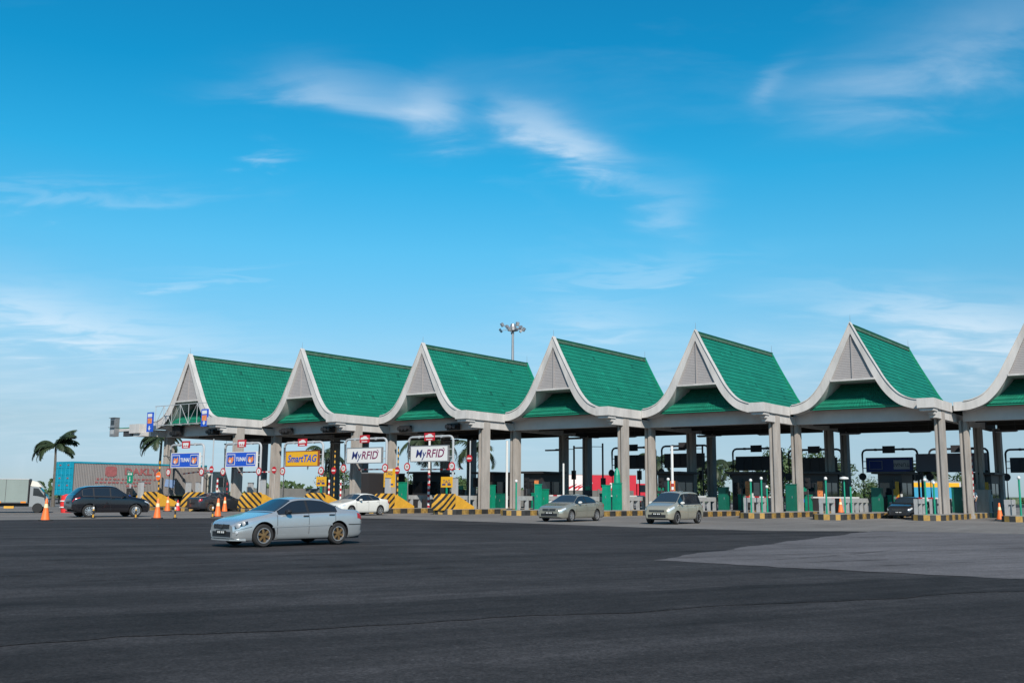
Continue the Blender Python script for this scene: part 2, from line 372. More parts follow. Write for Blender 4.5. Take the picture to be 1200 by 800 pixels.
# darker repaved strip and old tyre scuffs on the asphalt
q0 = Vector((-5.3, 12.5)); qd = Vector((.894, .447)); qn = Vector((.447, -.894))
def along(s_, o_): p = q0 + qd * s_ + qn * o_; return (p.x, p.y)
struct('repaved_strip', [along(-70, 0), along(-20, .1), along(0, 0), along(22, -.15), along(60, 0), along(60, 2.3), along(18, 2.4), along(0, 2.2), along(-70, 2.3)], 0.002, 'asphalt_dark')
def scuff_mat():
    m = bpy.data.materials.new('tyre_scuff'); m.use_nodes = True; t = m.node_tree; b = t.nodes['Principled BSDF']; b.inputs['Base Color'].default_value = (.014, .013, .013, 1); b.inputs['Roughness'].default_value = .9; b.inputs['Specular IOR Level'].default_value = .1
    g = t.nodes.new('ShaderNodeNewGeometry'); n = t.nodes.new('ShaderNodeTexNoise'); n.inputs['Scale'].default_value = .9; n.inputs['Detail'].default_value = 8; n.inputs['Roughness'].default_value = .7; t.links.new(g.outputs['Position'], n.inputs['Vector'])
    r_ = t.nodes.new('ShaderNodeMapRange'); r_.inputs['From Min'].default_value = .42; r_.inputs['From Max'].default_value = .72; r_.inputs['To Min'].default_value = 0; r_.inputs['To Max'].default_value = .55; t.links.new(n.outputs['Fac'], r_.inputs['Value']); t.links.new(r_.outputs[0], b.inputs['Alpha']); MATS['tyre_scuff'] = m
scuff_mat(); sc = MB(); random.seed(15)
for q in range(26):
    p = Vector((random.uniform(-22, 20), random.uniform(9, 44))); an = R(27 + random.uniform(-6, 14)); cv = random.uniform(-.02, .02); Ls = random.uniform(4, 16)
    for tr_ in (0, 1.45) if q % 2 else (0,):
        vs = []; pp = p + Vector((-math.sin(an), math.cos(an))) * tr_; a_ = an
        for j in range(17):
            w = .11 * math.sin(PI * (j + .3) / 17.2); nn = Vector((-math.sin(a_), math.cos(a_)))
            vs += [(*(pp + nn * w), .0062 + q * .0001), (*(pp - nn * w), .0062 + q * .0001)]; pp = pp + Vector((math.cos(a_), math.sin(a_))) * Ls / 16; a_ += cv
        sc.add(vs, [(2 * j, 2 * j + 1, 2 * j + 3, 2 * j + 2) for j in range(16)])
o_ = sc.build('tyre_scuffs', 'tyre_scuff'); o_['kind'] = 'structure'

# ------------------------------------------------------------------ canopy roofs
OUT = catmull([(0, 13.2), (0.66, 11.88), (1.6, 10.15), (2.27, 8.98), (3.0, 8.15), (3.75, 7.77), (4.45, 7.66), (5.58, 7.65)], 8)
INN = catmull([(0, 12.45), (0.62, 11.15), (1.42, 9.42), (2.1, 8.30), (2.9, 7.52), (3.75, 7.16), (4.45, 7.06), (5.58, 7.05)], 8)
def inner_a(z):
    for p, q in zip(INN, INN[1:]):
        if q.y <= z <= p.y: return p.x + (q.x - p.x) * (p.y - z) / (p.y - q.y + 1e-9)
    return 5.4 if z < 8 else 0.0
LEN = 14.03
def tiles(side, b0, b1, amax_front, amax_back, bsplit):
    pts = [Vector((p.x, p.y)) for p in OUT]
    L = [0]
    for p, q in zip(pts, pts[1:]): L.append(L[-1] + (q - p).length)
    def at(s):
        s = min(max(s, 0), L[-1])
        for i in range(len(L) - 1):
            if s <= L[i + 1]:
                u = (s - L[i]) / (L[i + 1] - L[i]); d = (pts[i + 1] - pts[i]).normalized(); n = Vector((-d.y, d.x))
                if n.y < 0: n = -n
                return pts[i].lerp(pts[i + 1], u), n
    mb = MB(); mb.shade = []; step = 0.335; nrow = int((L[-1]) / step); tw = 0.31; ncol = int((b1 - b0) / tw); tw = (b1 - b0) / ncol
    for r_ in range(nrow):
        s0 = r_ * step; s1 = s0 + step + 0.02
        pu, nu = at(s0); pl, nl = at(s1)
        row_j = random.uniform(-.05, .05)
        for c in range(ncol):
            y0 = b0 + c * tw; am = amax_front if y0 + tw / 2 < bsplit else amax_back
            if pl.x > am: continue
            vs = []
            for (p, n, h) in ((pu, nu, -0.135), (pl, nl, -0.10), (pl, nl, -0.135)):
                for j, arc in enumerate((0, 0.022, 0.0)):
                    q = p + n * (h + arc); vs.append((side * q.x, y0 + tw * j / 2, q.y))
            mb.add(vs, [(0, 1, 4, 3), (1, 2, 5, 4), (3, 4, 7, 6), (4, 5, 8, 7)])
            sh = 1 + row_j + random.uniform(-.06, .06)
            if random.random() < .012: sh *= random.choice((.62, 1.3))
            mb.shade += [sh] * 4
    return mb
def skirt_tiles():
    mb = MB(); mb.shade = []; nr = 10
    for r_ in range(nr):
        u0, u1 = r_ / nr, (r_ + 1.05) / nr
        for c in range(32):
            def P(u, v, h):   # v in -1..1
                z = 7.42 + 2.7 * u; b = 0.42 + 2.9 * u; hw = min(inner_a(max(z, 7.1)) + 0.22, 4.55)
                return (hw * v, b - h * .74, z + h * .67)
            v0, v1 = -1 + 2 * c / 32, -1 + 2 * (c + 1) / 32; vm = (v0 + v1) / 2
            vs = [P(u1, v0, 0), P(u1, vm, .02), P(u1, v1, 0), P(u0, v0, .05), P(u0, vm, .075), P(u0, v1, .05), P(u0, v0, 0), P(u0, vm, 0), P(u0, v1, 0)]
            mb.add(vs, [(0, 1, 4, 3), (1, 2, 5, 4), (3, 4, 7, 6), (4, 5, 8, 7)]); mb.shade += [random.uniform(.86, 1.12)] * 4
    return mb
def board(b0, b1, left=True, right=True, aL=5.58, aR=5.58):
    mb = MB()
    for s, on, am in ((1, right, aR), (-1, left, aL)):
        if not on: continue
        o = [p for p in OUT if p.x <= am + 1e-6]; i = [p for p in INN if p.x <= am + 1e-6]
        n = min(len(o), len(i)); vs = []
        for p, q in zip(o[:n], i[:n]):
            for b in (b0, b1): vs += [(s * p.x, b, p.y), (s * q.x, b, q.y)]
        fs = []
        for j in range(n - 1):
            a = 4 * j; c = a + 4
            fs += [(a, c, c + 1, a + 1), (a + 2, a + 3, c + 3, c + 2), (a, a + 2, c + 2, c), (a + 1, c + 1, c + 3, a + 3)]
        e = 4 * (n - 1); fs += [(e, e + 2, e + 3, e + 1)]
        mb.add(vs, fs)
    return mb
def soffit():
    mb = MB()
    for s in (1, -1):
        pts = [p for p in INN if p.x <= 4.5 and p.y < 9.6]; vs = []
        for p in pts:
            for b in (0.22, 3.9): vs += [(s * p.x, b, p.y), (s * (p.x + .05), b, p.y + .06)]
        fs = []
        for j in range(len(pts) - 1):
            a = 4 * j; c = a + 4; fs += [(a, c, c + 2, a + 2), (a + 1, a + 3, c + 3, c + 1), (a, a + 1, c + 1, c), (a + 2, c + 2, c + 3, a + 3)]
        mb.add(vs, fs)
    return mb
def louvres():
    mb = MB(); z = 9.36
    while z < 12.2:
        hw = inner_a(z) + 0.03
        mb.add([(-hw, .12, z), (hw, .12, z), (hw, .135, z + .12), (-hw, .135, z + .12), (-hw, .15, z - .02), (hw, .15, z - .02), (hw, .19, z + .10), (-hw, .19, z + .10)],
               [(0, 1, 2, 3), (7, 6, 5, 4), (0, 4, 5, 1), (3, 2, 6, 7)]); z += 0.115
    return mb
def column_mesh(mb, a, b, z0, z1, z1o):
    for (x0, x1, zz) in ((a - .32, a - .15, z1), (a - .05, a + .20, z1o)):
        mb.box(x0, x1, b - .37, b + .37, z0, zz); mb.box(x0 + .04, x1 - .04, b - .395, b + .395, z0, zz - .004)
    mb.box(a - .15, a - .05, b - .24, b + .24, z0, z1)
    mb.box(a - .36, a + .24, b - .42, b + .42, z0, z0 + .5)
def make_canopy():
    t = thing('toll_canopy', 'green tiled gabled toll canopy', 'canopy')
    tiles(1, 0.28, LEN - .1, 5.5, 4.93, ST - .1).build('roof_slope', 'roof_tile', t, kind='stuff')
    tiles(-1, 0.28, LEN - .1, 4.97, 4.97, 0).build('roof_slope', 'roof_tile', t, kind='stuff')
    rc = MB()
    n = 34
    for i in range(n):
        b0 = .2 + (LEN - .35) * i / n; b1 = .2 + (LEN - .35) * (i + 1.08) / n; h = random.uniform(-.015, .015)
        rc.prism([(-.13, 12.82), (-.07, 13.0 + h), (0, 13.10 + h), (.07, 13.0 + h), (.13, 12.82)], 'y', b0, b1 - .01)
    rc.build('ridge_cap', 'ridge_tile', t, kind='stuff')
    board(-.02, .26, aL=4.455, aR=5.48).build('bargeboard', 'paint_white', t, smooth=30)
    cap = MB()
    for s in (1, -1):
        o = [p for p in OUT if p.x <= 4.4]; vs = []
        for p in o:
            for (b, h) in ((-.08, .0), (-.08, .07), (.34, .07), (.34, .0)): vs.append((s * p.x, b, p.y + h))
        cap.add(vs, [(4 * j + k, 4 * j + (k + 1) % 4, 4 * j + 4 + (k + 1) % 4, 4 * j + 4 + k) for j in range(len(o) - 1) for k in range(4)])
    cap.build('verge_cap', 'paint_white', t, smooth=30)
    board(LEN - .2, LEN, aL=4.9, aR=4.9).build('rear_bargeboard', 'green_paint', t, smooth=30)
    soffit().build('gable_soffit', 'paint_white', t, smooth=30)
    lv = louvres().build('louvre_panel', 'louvre_grey', t, kind='stuff')
    MB().prism([(-1.45, 9.3), (1.45, 9.3), (0.02, 12.4), (-0.02, 12.4)], 'y', .22, .26).build('louvre_backing', 'louvre_grey', lv)
    MB().box(-.035, .035, .05, .2, 9.3, 12.3).build('mullion', 'louvre_grey', lv)
    MB().prism([(-4.7, 7.3), (4.7, 7.3), (1.4, 9.4), (0.02, 12.4), (-.02, 12.4), (-1.4, 9.4)], 'y', LEN - .6, LEN - .5).build('rear_gable_wall', 'louvre_grey', t)
    MB().box(-1.52, 1.52, -.06, 3.2, 9.2, 9.32).build('gable_shelf', 'paint_white', t)
    skirt_tiles().build('skirt_roof', 'roof_tile', t, kind='stuff')
    MB().box(-4.55, 4.55, .44, .6, 7.33, 7.415).build('skirt_eave', 'green_paint', t)
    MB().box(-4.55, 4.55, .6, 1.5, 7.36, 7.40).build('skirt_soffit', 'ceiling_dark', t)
    MB().box(-4.75, 4.62, 1.36, 1.8, 6.42, 7.36).build('front_beam', 'paint_beam', t)
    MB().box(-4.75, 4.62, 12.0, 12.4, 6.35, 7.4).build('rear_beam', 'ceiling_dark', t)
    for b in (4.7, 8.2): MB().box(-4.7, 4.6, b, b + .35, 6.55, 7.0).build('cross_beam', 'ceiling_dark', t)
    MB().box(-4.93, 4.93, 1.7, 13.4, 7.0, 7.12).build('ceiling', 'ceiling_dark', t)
    sb = MB(); sb.prism([(-.2, 6.45), (-.2, 6.66), (-.5, 6.66), (-.5, 6.83), (-.85, 6.83), (-.85, 7.02), (13.6, 7.02), (13.6, 6.45)], 'x', 4.95, 5.37)
    sb.build('side_beam', 'paint_white', t)
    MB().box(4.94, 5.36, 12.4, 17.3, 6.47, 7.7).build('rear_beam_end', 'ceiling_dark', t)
    MB().box(5.2, 5.50, -.0, ST - .02, 7.03, 7.65).build('eave_fascia', 'paint_white', t)
    MB().box(4.46, 5.52, -1.16, 0.0, 7.04, 7.66).build('corner_block', 'paint_white', t)
    MB().box(4.56, 5.44, -1.0, 0.0, 6.86, 7.04).build('corner_step', 'paint_white', t)
    for (a, b, zo) in ((5.2, 1.5, 7.03), (5.2, 12.15, 6.5)):
        m = MB(); column_mesh(m, a, b, -.4, 6.5, zo); m.build('column', 'concrete_column', t)
    for b in (1.86, 12.2):
        m = MB(); column_mesh(m, 5.2 - WM, b, -.4, 6.5, 6.5); m.build('column', 'concrete_column', t)
    for b in (.1, LEN - .12): MB().tube((0, b, 13.05), (0, b, 13.75), .018, .008, 5).build('lightning_rod', 'steel_grey', t)
    return t
can = make_canopy()
canopies = {}
for k in range(1, 8):
    o = can if k == 1 else dup(can)
    o.location = org(k); o.rotation_euler = (0, 0, RZ); canopies[k] = o
    o['label'] = f'green tiled gabled toll canopy with white curved bargeboards, {ORD[k]} roof from left'
    o['group'] = 'toll canopy roofs in a staggered row'
canopies[7].location = org(7) + RR * .6
board(-.02, .26, right=False, aL=5.02).build('bargeboard_tail', 'paint_white', canopies[7], smooth=30).location = (0, -.004, 0)
MB().box(4.8, 5.7, ST + .3, LEN - .3, 7.45, 7.5).build('valley_gutter', 'green_paint', canopies[6])
canopies[7]['label'] = 'green tiled toll canopy cut off by the right edge of the photo'
# left end of the first canopy: outer columns' beam, block and long gutter arm
c1 = canopies[1]
MB().box(-5.3, -4.6, -.2, 13.6, 6.45, 7.02).build('side_beam', 'paint_white', c1)
board(-.02, .26, right=False, aL=5.58).build('bargeboard_tail', 'paint_white', c1, smooth=30).location = (0, -.004, 0)
MB().box(-6.75, -5.3, -.9, -.06, 6.72, 7.5).build('corner_block', 'paint_white', c1)
MB().box(-6.4, -4.9, -.7, .3, 6.45, 6.74).build('corner_step', 'paint_white', c1)
g_ = MB(); g_.box(-10.1, -6.7, -.7, -.2, 6.95, 7.2); ga = g_.build('gutter_arm', 'paint_white', c1)
MB().box(-10.12, -6.7, -.72, -.18, 7.2, 7.26).build('gutter_cover', 'green_paint', ga)
MB().box(-8.1, -6.75, -.6, -.3, 6.5, 6.94).build('arm_bracket', 'post_dark', ga)
for (z0, z1, nm) in ((7.33, 8.12, 'upper'), (6.5, 7.28, 'lower')):
    u = tag(MB().box(-9.35, -8.6, -1.15, -.72, z0, z1).build('floodlight_box', 'steel_grey', None, loc=org(1), rz=RZ), f'{nm} grey floodlight box at the left end of the canopy row', 'floodlight', 'floodlight boxes on the gutter arm')
    MB().box(-9.2, -8.75, -1.19, -1.15, z0 + .2, z1 - .2).build('lens', 'glass_dark' if nm == 'upper' else 'steel_pale', u)
    MB().box(-9.4, -8.55, -1.3, -.7, z1, z1 + .04).build('visor', 'steel_grey', u)

# === LANES ===
# ------------------------------------------------------------------ islands, kerbs, railings, booths, booms
def island(i, k, b0, b1, w=0.95, h=0.34):
    kk, a = isl(i, k)
    t = thing('toll_island', f'black and yellow kerbed toll island {where(i, k)}', 'island', loc(kk, a, b0), RZ, 'kerbed toll islands')
    L = b1 - b0; pts = []
    for q in range(9):
        an = PI + PI * q / 8; pts.append((w * math.cos(an), w * .9 + w * .9 * math.sin(an)))
    pts += [(w, L), (-w, L)]
    MB().prism([(x * .93, y + .02) for x, y in pts], 'z', .0, h + .02).build('island_top', 'apron_grey', t)
    kb = MB(); n = len(pts)
    for q in range(n):
        mi = 0 if q >= 8 else 1 + q % 2
        p, r_ = Vector(pts[q]), Vector(pts[(q + 1) % n]); 
        kb.add([(p.x, p.y, -.02), (r_.x, r_.y, -.02), (r_.x, r_.y, h), (p.x, p.y, h), (p.x * .86, p.y + .08, h), (r_.x * .86, r_.y + .08, h)], [(0, 1, 2, 3), (3, 2, 5, 4)], mi)
    kb.build('kerb', [kerb_stripes, 'kerb_yellow', 'kerb_black'], t)
    return t
mat('kerb_black', (.03, .03, .03), .7, var=.3); mat('kerb_yellow', (.38, .23, .06), .7, var=.35, scale=3); mat('apron_grey', (0.22, 0.21, 0.2), 0.9, var=0.25, scale=1.5)
ENTRY = [('J', 0), ('M', 1), ('J', 1), ('M', 2), ('J', 2), ('M', 3), ('J', 3)]
EXIT = [('M', 4), ('J', 4), ('M', 5), ('J', 5), ('M', 6), ('J', 6), ('M', 7)]
for (i, k) in ENTRY: island(i, k, {'J': -3.5, 'M': -5.3}[i], 17, h=.22 if k < 3 else .34)
NOSE = {('M', 4): -5.6, ('J', 4): -4.0, ('M', 5): -5.0, ('J', 5): -2.9, ('M', 6): -6.5, ('J', 6): -3.0, ('M', 7): -5.4}
for (i, k) in EXIT: island(i, k, NOSE[(i, k)], 17)

def railing(i, k, b0, b1, side=-1, h=1.0):
    kk, a = isl(i, k)
    t = thing('guard_railing', f'low grey guard railing {where(i, k)}', 'railing', loc(kk, a + side * .72, b0, .34), RZ, 'grey island railings')
    L = b1 - b0
    MB().box(-.10, .10, 0, L, h - .32, h - .02).build('rail', 'rail_grey', t)
    n = max(2, int(L / .95))
    for q in range(n + 1):
        y = .12 + (L - .24) * q / n
        MB().box(-.09, .09, y - .12, y + .12, 0, h - .32).build('rail_post', 'rail_grey', t)
    return t
def boom(i, k, b, up=False, length=3.4, cab=True, side=1, tall=False):
    kk, a = isl(i, k)
    t = thing('barrier_boom', ('raised' if up else 'lowered') + f' barrier boom with green cabinet {where(i, k)}', 'barrier', loc(kk, a + side * .25, b, .34), RZ, 'lane barrier booms')
    c = MB(); c.box(-.22, .22, -.2, .2, 0, 1.15); c.box(-.25, .25, -.23, .23, 1.15, 1.22); c.box(-.26, .26, -.24, .24, 0, .08)
    cb = c.build('cabinet', 'green_paint', t); MB().box(-.15, .15, -.212, -.2, .3, .9).build('cabinet_door', 'green_bright', cb)
    arm = MB()
    if up: arm.box(-.04, .04, -.03, .03, 0, length)
    else: arm.box(0, length, -.03, .03, -.05, .05)
    ar = arm.build('boom_arm', redwhite if up else redwhite_x if random.random() < .4 else 'white_sheet', t); ar.location = (side * .3, -.05, 1.02)
    if side < 0 and not up: ar.rotation_euler = (0, 0, PI)
    MB().lathe([(.09, -.05), (.09, .05)], 12, axis='y').build('pivot', 'steel_grey', ar)
    if not up: MB().box(length * .42, length * .42 + .22, -.04, .04, -.62, -.04).build('stop_flag', 'red_paint', ar)
    return t
GP = {}
def green_post(i, k, b, da, h, ball=True, w=.06):
    kk, a = isl(i, k); GP[(i, k)] = GP.get((i, k), 0) + 1
    t = thing('green_post', f'{ORD[GP[(i, k)]]} thin green post from the nose {where(i, k)}', 'post', loc(kk, a + da, b, .34), RZ, 'green posts on island noses')
    MB().tube((0, 0, 0), (0, 0, h), w, w, 8).build('shaft', 'green_bright', t); MB().box(-.12, .12, -.12, .12, 0, .03).build('base_plate', 'green_bright', t)
    if ball: MB().lathe([(.02, h), (.09, h + .04), (.11, h + .11), (.08, h + .19), (.02, h + .22)], 10).build('lamp_head', 'white_sheet', t, smooth=50)
    return t
def booth(i, k, b, poster=True, wide=1.7):
    kk, a = isl(i, k)
    t = thing('toll_booth', f'dark toll booth with windows {where(i, k)}', 'booth', loc(kk, a, b, .34), RZ, 'toll booths under the canopy')
    h = 2.75; w = wide / 2
    m = MB(); m.box(-w, w, -1.35, 1.35, 0, 1.05); m.box(-w, w, -1.35, 1.35, 2.1, h)
    for (x, y) in ((-w, -1.35), (w - .1, -1.35), (-w, 1.25), (w - .1, 1.25), (w - .1, -.05), (-w, -.05)): m.box(x + .001, x + .099, y + .001, y + .099, 1.05, 2.1)
    m.build('cabin', 'booth_dark', t)
    MB().box(-w - .35, w + .35, -1.75, 1.75, h, h + .16).build('roof', 'booth_dark', t)
    MB().box(-w + .03, w - .03, -1.33, -1.31, 1.05, 2.1).build('window', 'glass_dark', t)
    MB().box(w - .04, w - .02, -1.25, 1.25, 1.05, 2.1).build('window', 'glass_dark', t)
    MB().box(-w + .02, w - .02, 1.31, 1.33, 1.05, 2.1).build('window', 'glass_dark', t)
    MB().box(-w + .02, -w + .04, -1.25, 1.25, 1.05, 2.1).build('window', 'glass_dark', t)
    if poster:
        MB().box(w - .62, w - .22, -1.375, -1.352, .95, 2.2).build('poster', 'yellow_paint' if random.random() < .6 else 'orange_print', t)
        MB().box(w - .12, w + .02, -1.40, -1.36, .8, 1.3).build('notice', 'white_sheet', t)
    return t
for (i, k, b) in (('M', 3, 9.5), ('J', 2, 10.5)): booth(i, k, b, False)
for (i, k, b) in (('J', 3, 9.2), ('J', 4, 9.7), ('M', 5, 8.8), ('J', 5, 10.4), ('M', 6, 8.7), ('J', 6, 13.6)): booth(i, k, b)
rails = [('M', 3, -1.2, 6), ('J', 3, -.5, 7.2), ('M', 4, -3.4, 6.0), ('J', 4, -2.6, 6.0), ('M', 5, -3.6, 6.0), ('J', 5, -1.8, 6.6), ('M', 6, -5.0, -2.6), ('J', 6, 1.6, 6.6), ('M', 7, -4.2, -1.8)]
for (i, k, b0, b1) in rails: railing(i, k, b0, b1)
railing('M', 6, -1.0, 6.0); railing('J', 6, -2.0, .2)['label'] = 'short grey railing at the island nose by the rightmost sunlit columns'
c_ = [o for o in bpy.data.objects if o.name.startswith('guard_railing')]
c_[-2]['label'] = 'longer rear grey railing on the island under the middle of the sixth roof'
for (i, k, b, up) in (('J', 3, 7.9, False), ('M', 4, 6.6, False), ('J', 4, 6.9, False), ('M', 5, 6.7, False), ('J', 5, 7.1, False), ('M', 6, 6.7, False), ('J', 6, 7.9, True)): boom(i, k, b, up)
for (i, k, b, da, h) in (('J', 5, -2.2, -.1, 2.0), ('J', 5, -.7, 0, 2.15), ('J', 5, .2, 0, 1.6), ('M', 6, -5.9, 0, 2.1), ('J', 6, -2.3, 0, 2.05), ('J', 6, -.3, 0, 1.9), ('M', 7, -3.7, 0, 2.2),
                         ('M', 4, -4.5, 0, 1.9), ('M', 5, -4.4, 0, 2.05)): green_post(i, k, b, da, h)
g_post = green_post('M', 6, -1.3, 0, 1.75, False); g_post['label'] = 'plain green post behind the red cone, sixth roof island'
lampp = thing('green_lamp_post', 'green post with flat white lamp disc beside the red cone', 'post', loc(6, -.1, -2.2, .34), RZ)
MB().tube((0, 0, 0), (0, 0, 2.2), .05, .05, 8).build('shaft', 'green_bright', lampp); MB().lathe([(.05, 2.2), (.3, 2.24), (.28, 2.34), (.05, 2.4)], 14).build('lamp_disc', 'white_sheet', lampp, smooth=40)
def cabinet(i, k, b, da, w, d, h, label, m='green_paint', name='green_cabinet', top=None):
    kk, a = isl(i, k)
    t = thing(name, label, 'cabinet', loc(kk, a + da, b, .34), RZ, 'lane equipment cabinets')
    MB().box(-w / 2, w / 2, -d / 2, d / 2, 0.06, h).build('body', m, t); MB().box(-w / 2 - .03, w / 2 + .03, -d / 2 - .03, d / 2 + .03, h, h + .05).build('lid', m, t)
    MB().box(-w / 2 - .02, w / 2 + .02, -d / 2 - .02, d / 2 + .02, 0, .06).build('plinth', 'steel_grey', t)
    d_ = MB().box(-w / 2 + .06, w / 2 - .06, -d / 2 - .012, -d / 2, .15, h - .12).build('door', m, t); MB().box(w / 2 - .14, w / 2 - .1, -d / 2 - .03, -d / 2 - .012, h * .5, h * .5 + .16).build('handle', 'steel_grey', d_)
    return t
cabinet('J', 4, .55, .15, .5, .5, 1.9, 'tall bright green cabinet against the column between fourth and fifth roofs', 'green_bright')
cone_top = MB().lathe([(.25, 1.95), (.22, 2.5), (.15, 2.8), (.04, 3.0)], 10).build('tapered_hood', 'green_bright', bpy.data.objects['green_cabinet'])
cabinet('J', 4, -.8, .1, .42, .5, 1.75, 'green cabinet on the nose of the island between fourth and fifth roofs', 'green_bright')
cabinet('M', 4, -2.0, .1, .36, .4, 1.8, 'bright green cabinet beside the low railing under the fourth roof', 'green_bright')
cabinet('M', 4, -1.2, .1, .45, .45, 1.45, 'shorter green cabinet behind the railing under the fourth roof')
cabinet('J', 3, 2.6, 0, .42, .45, 1.75, 'green cabinet beside the column between third and fourth roofs')
cabinet('J', 3, 3.7, 0, .5, .5, 1.1, 'dark green cabinet right of the column between third and fourth roofs', 'green_dark')
cabinet('J', 5, 4.5, 0, .6, .6, 1.9, 'large dark green cabinet behind the column between fifth and sixth roofs', 'green_dark')
cabinet('M', 5, 4.1, 0, .6, .6, 1.65, 'dark green cabinet on the island under the middle of the fifth roof', 'green_dark')
cabinet('M', 6, 4.3, 0, .65, .6, 1.65, 'dark green cabinet behind railing under the middle of the sixth roof', 'green_dark')
cabinet('J', 6, 6.1, .0, .8, .7, 1.75, 'dark green cabinet right of the rightmost sunlit columns', 'green_dark')
cabinet('M', 3, -1.8, 0, .5, .5, 1.9, 'tall green cabinet beside the right post of the first white lane sign', 'green_paint')
cabinet('M', 5, 10.6, -.2, .7, .7, 2.3, 'pale grey cabinet behind the fifth roof booth', 'steel_pale', 'grey_cabinet')
cabinet('J', 6, 11.0, .3, 1.3, 1.0, 1.6, 'beige concrete box beside the rear columns at far right', 'concrete_column', 'utility_box')

def pole(name, k, a, b, h, label, m, r_=.045, extras=None, z=.34):
    t = thing(name, label, 'pole', loc(k, a, b, z), RZ, 'slim lane poles')
    MB().tube((0, 0, 0), (0, 0, h), r_, r_, 8).build('shaft', m, t); MB().lathe([(.14, 0), (.14, .04), (.05, .06)], 10).build('base', 'steel_grey', t)
    if extras: extras(t, h)
    return t
def no_entry(z, m='red_paint', r_=.27):
    def f(t, h):
        d = MB().lathe([(r_, -.02), (r_, .0)], 16, (0, -.08, z), 'y').build('round_sign', m, t)
        MB().box(-r_ * .65, r_ * .65, -.125, -.105, z - .06, z + .06).build('sign_bar', 'white_sheet', d)
    return f
def foot_bands(t, h): MB().tube((0, 0, .02), (0, 0, h * .48), .094, .094, 8).build('banded_foot', redwhite, t)
pole('striped_pole', 1, 0, -2.2, 3.6, 'yellow and black banded pole with red round sign before the container', yelblk, .06, no_entry(2.35, 'orange_plastic', .34))
pole('slim_pole', 1, 5, -.8, 5.3, 'slim pale pole with red round sign between the two blue lane signs', 'steel_pale', .045, no_entry(2.9))
pole('slim_pole', 2, 0, -2.2, 2.9, 'red round no entry sign on pole at column left of yellow sign', 'concrete_column', .05, no_entry(2.85))
pole('banded_pole', 1, 5.2, -.4, 2.2, 'red and white banded pole just left of the second blue gantry', redwhite, .065)
pole('banded_pole', 1, 5.0, .7, 2.1, 'thin red and black banded pole behind the dark sedan', stripe_mat('red_black_bands', RED, BLK, (0, 0, 1), .42), .06)
pole('banded_pole', 2, 5.1, -1.2, 2.1, 'red and white banded pole just right of yellow lane sign', redwhite, .065)
pole('banded_pole', 2, 5.1, .0, 2.1, 'red and white banded pole beside left post of first white sign', redwhite, .065)
pole('striped_pole', 2, 5.0, -.6, 4.3, 'tall yellow and black pole with red round sign by dark rear column', yelblk, .05, no_entry(2.8))
pole('striped_pole', 3, 0, -2.4, 4.6, 'yellow and black pole with red round sign between the two white signs', yelblk, .05, no_entry(2.8))
pole('slim_pole', 3, 5, .0, 5.0, 'slim pale pole with red round sign right of the second white sign', 'steel_pale', .05, no_entry(3.7))
pole('banded_pole', 3, 0, 1.1, 5.6, 'white pole with red banded foot behind the second white sign', 'white_sheet', .09, foot_bands)
pole('white_pole', 3, 5, 4.5, 5.2, 'tall white raised barrier pole at column between third and fourth roofs', 'white_sheet', .09)
pole('white_pole', 4, 0, 1.4, 3.4, 'white raised barrier pole standing above the silver sedan', 'white_sheet', .07)
pole('banded_pole', 5, 0, -3.8, 4.4, 'white pole with red banded foot above the beige minivan', 'white_sheet', .09, foot_bands)
pole('slim_pole', 5, 0, -4.4, 1.9, 'thin green pole left of the minivan roof', 'green_bright', .04)
lb = thing('lane_board', 'small green lane board on dark stand above the black car bonnet', 'sign', loc(1, 0, -4.75, .22), RZ)
MB().box(-.06, .06, -.05, .05, 0, 2.0).build('post', 'steel_pale', lb); p = MB().box(-.36, .36, -.09, -.05, 1.9, 2.75).build('panel', 'green_bright', lb); MB().box(-.4, .2, -.05, .1, .5, 1.5).build('payment_box', 'booth_dark', lb); MB().box(-.38, .18, -.06, -.05, .5, .95).build('payment_panel', 'blue_sheet', lb)
for (x, z) in ((-.17, 2.6), (.15, 2.6)): MB().box(x - .1, x + .1, -.1, -.09, z - .07, z + .07).build('mark', 'white_sheet', p)
MB().add([(x, -.097, z) for x, z in ((0, 2.0), (.13, 2.16), (.05, 2.16), (.05, 2.4), (-.05, 2.4), (-.05, 2.16), (-.13, 2.16))], [tuple(range(7))]).build('arrow', 'white_sheet', p)
def arm_light(t, h):
    ar = MB().tube((0, 0, h - .3), (-1.9, 0, h - .25), .03, .03, 6).build('lamp_arm', 'post_dark', t)
    MB().box(-2.9, -1.6, -.16, .16, h - .4, h - .28).build('lamp_tray', 'post_dark', ar)
for (k, a, b, h) in ((3, 5.0, 13.9, 5.2), (3, 5.0, 18.5, 5.6), (4, 5.0, 14.4, 5.2)):
    pole('lamp_pole', k, a, b, h, f'dark rear lamp pole with side tray, {"leftmost" if b < 14 else "second" if b > 15 else "third"} of three', 'post_dark', .08, arm_light)

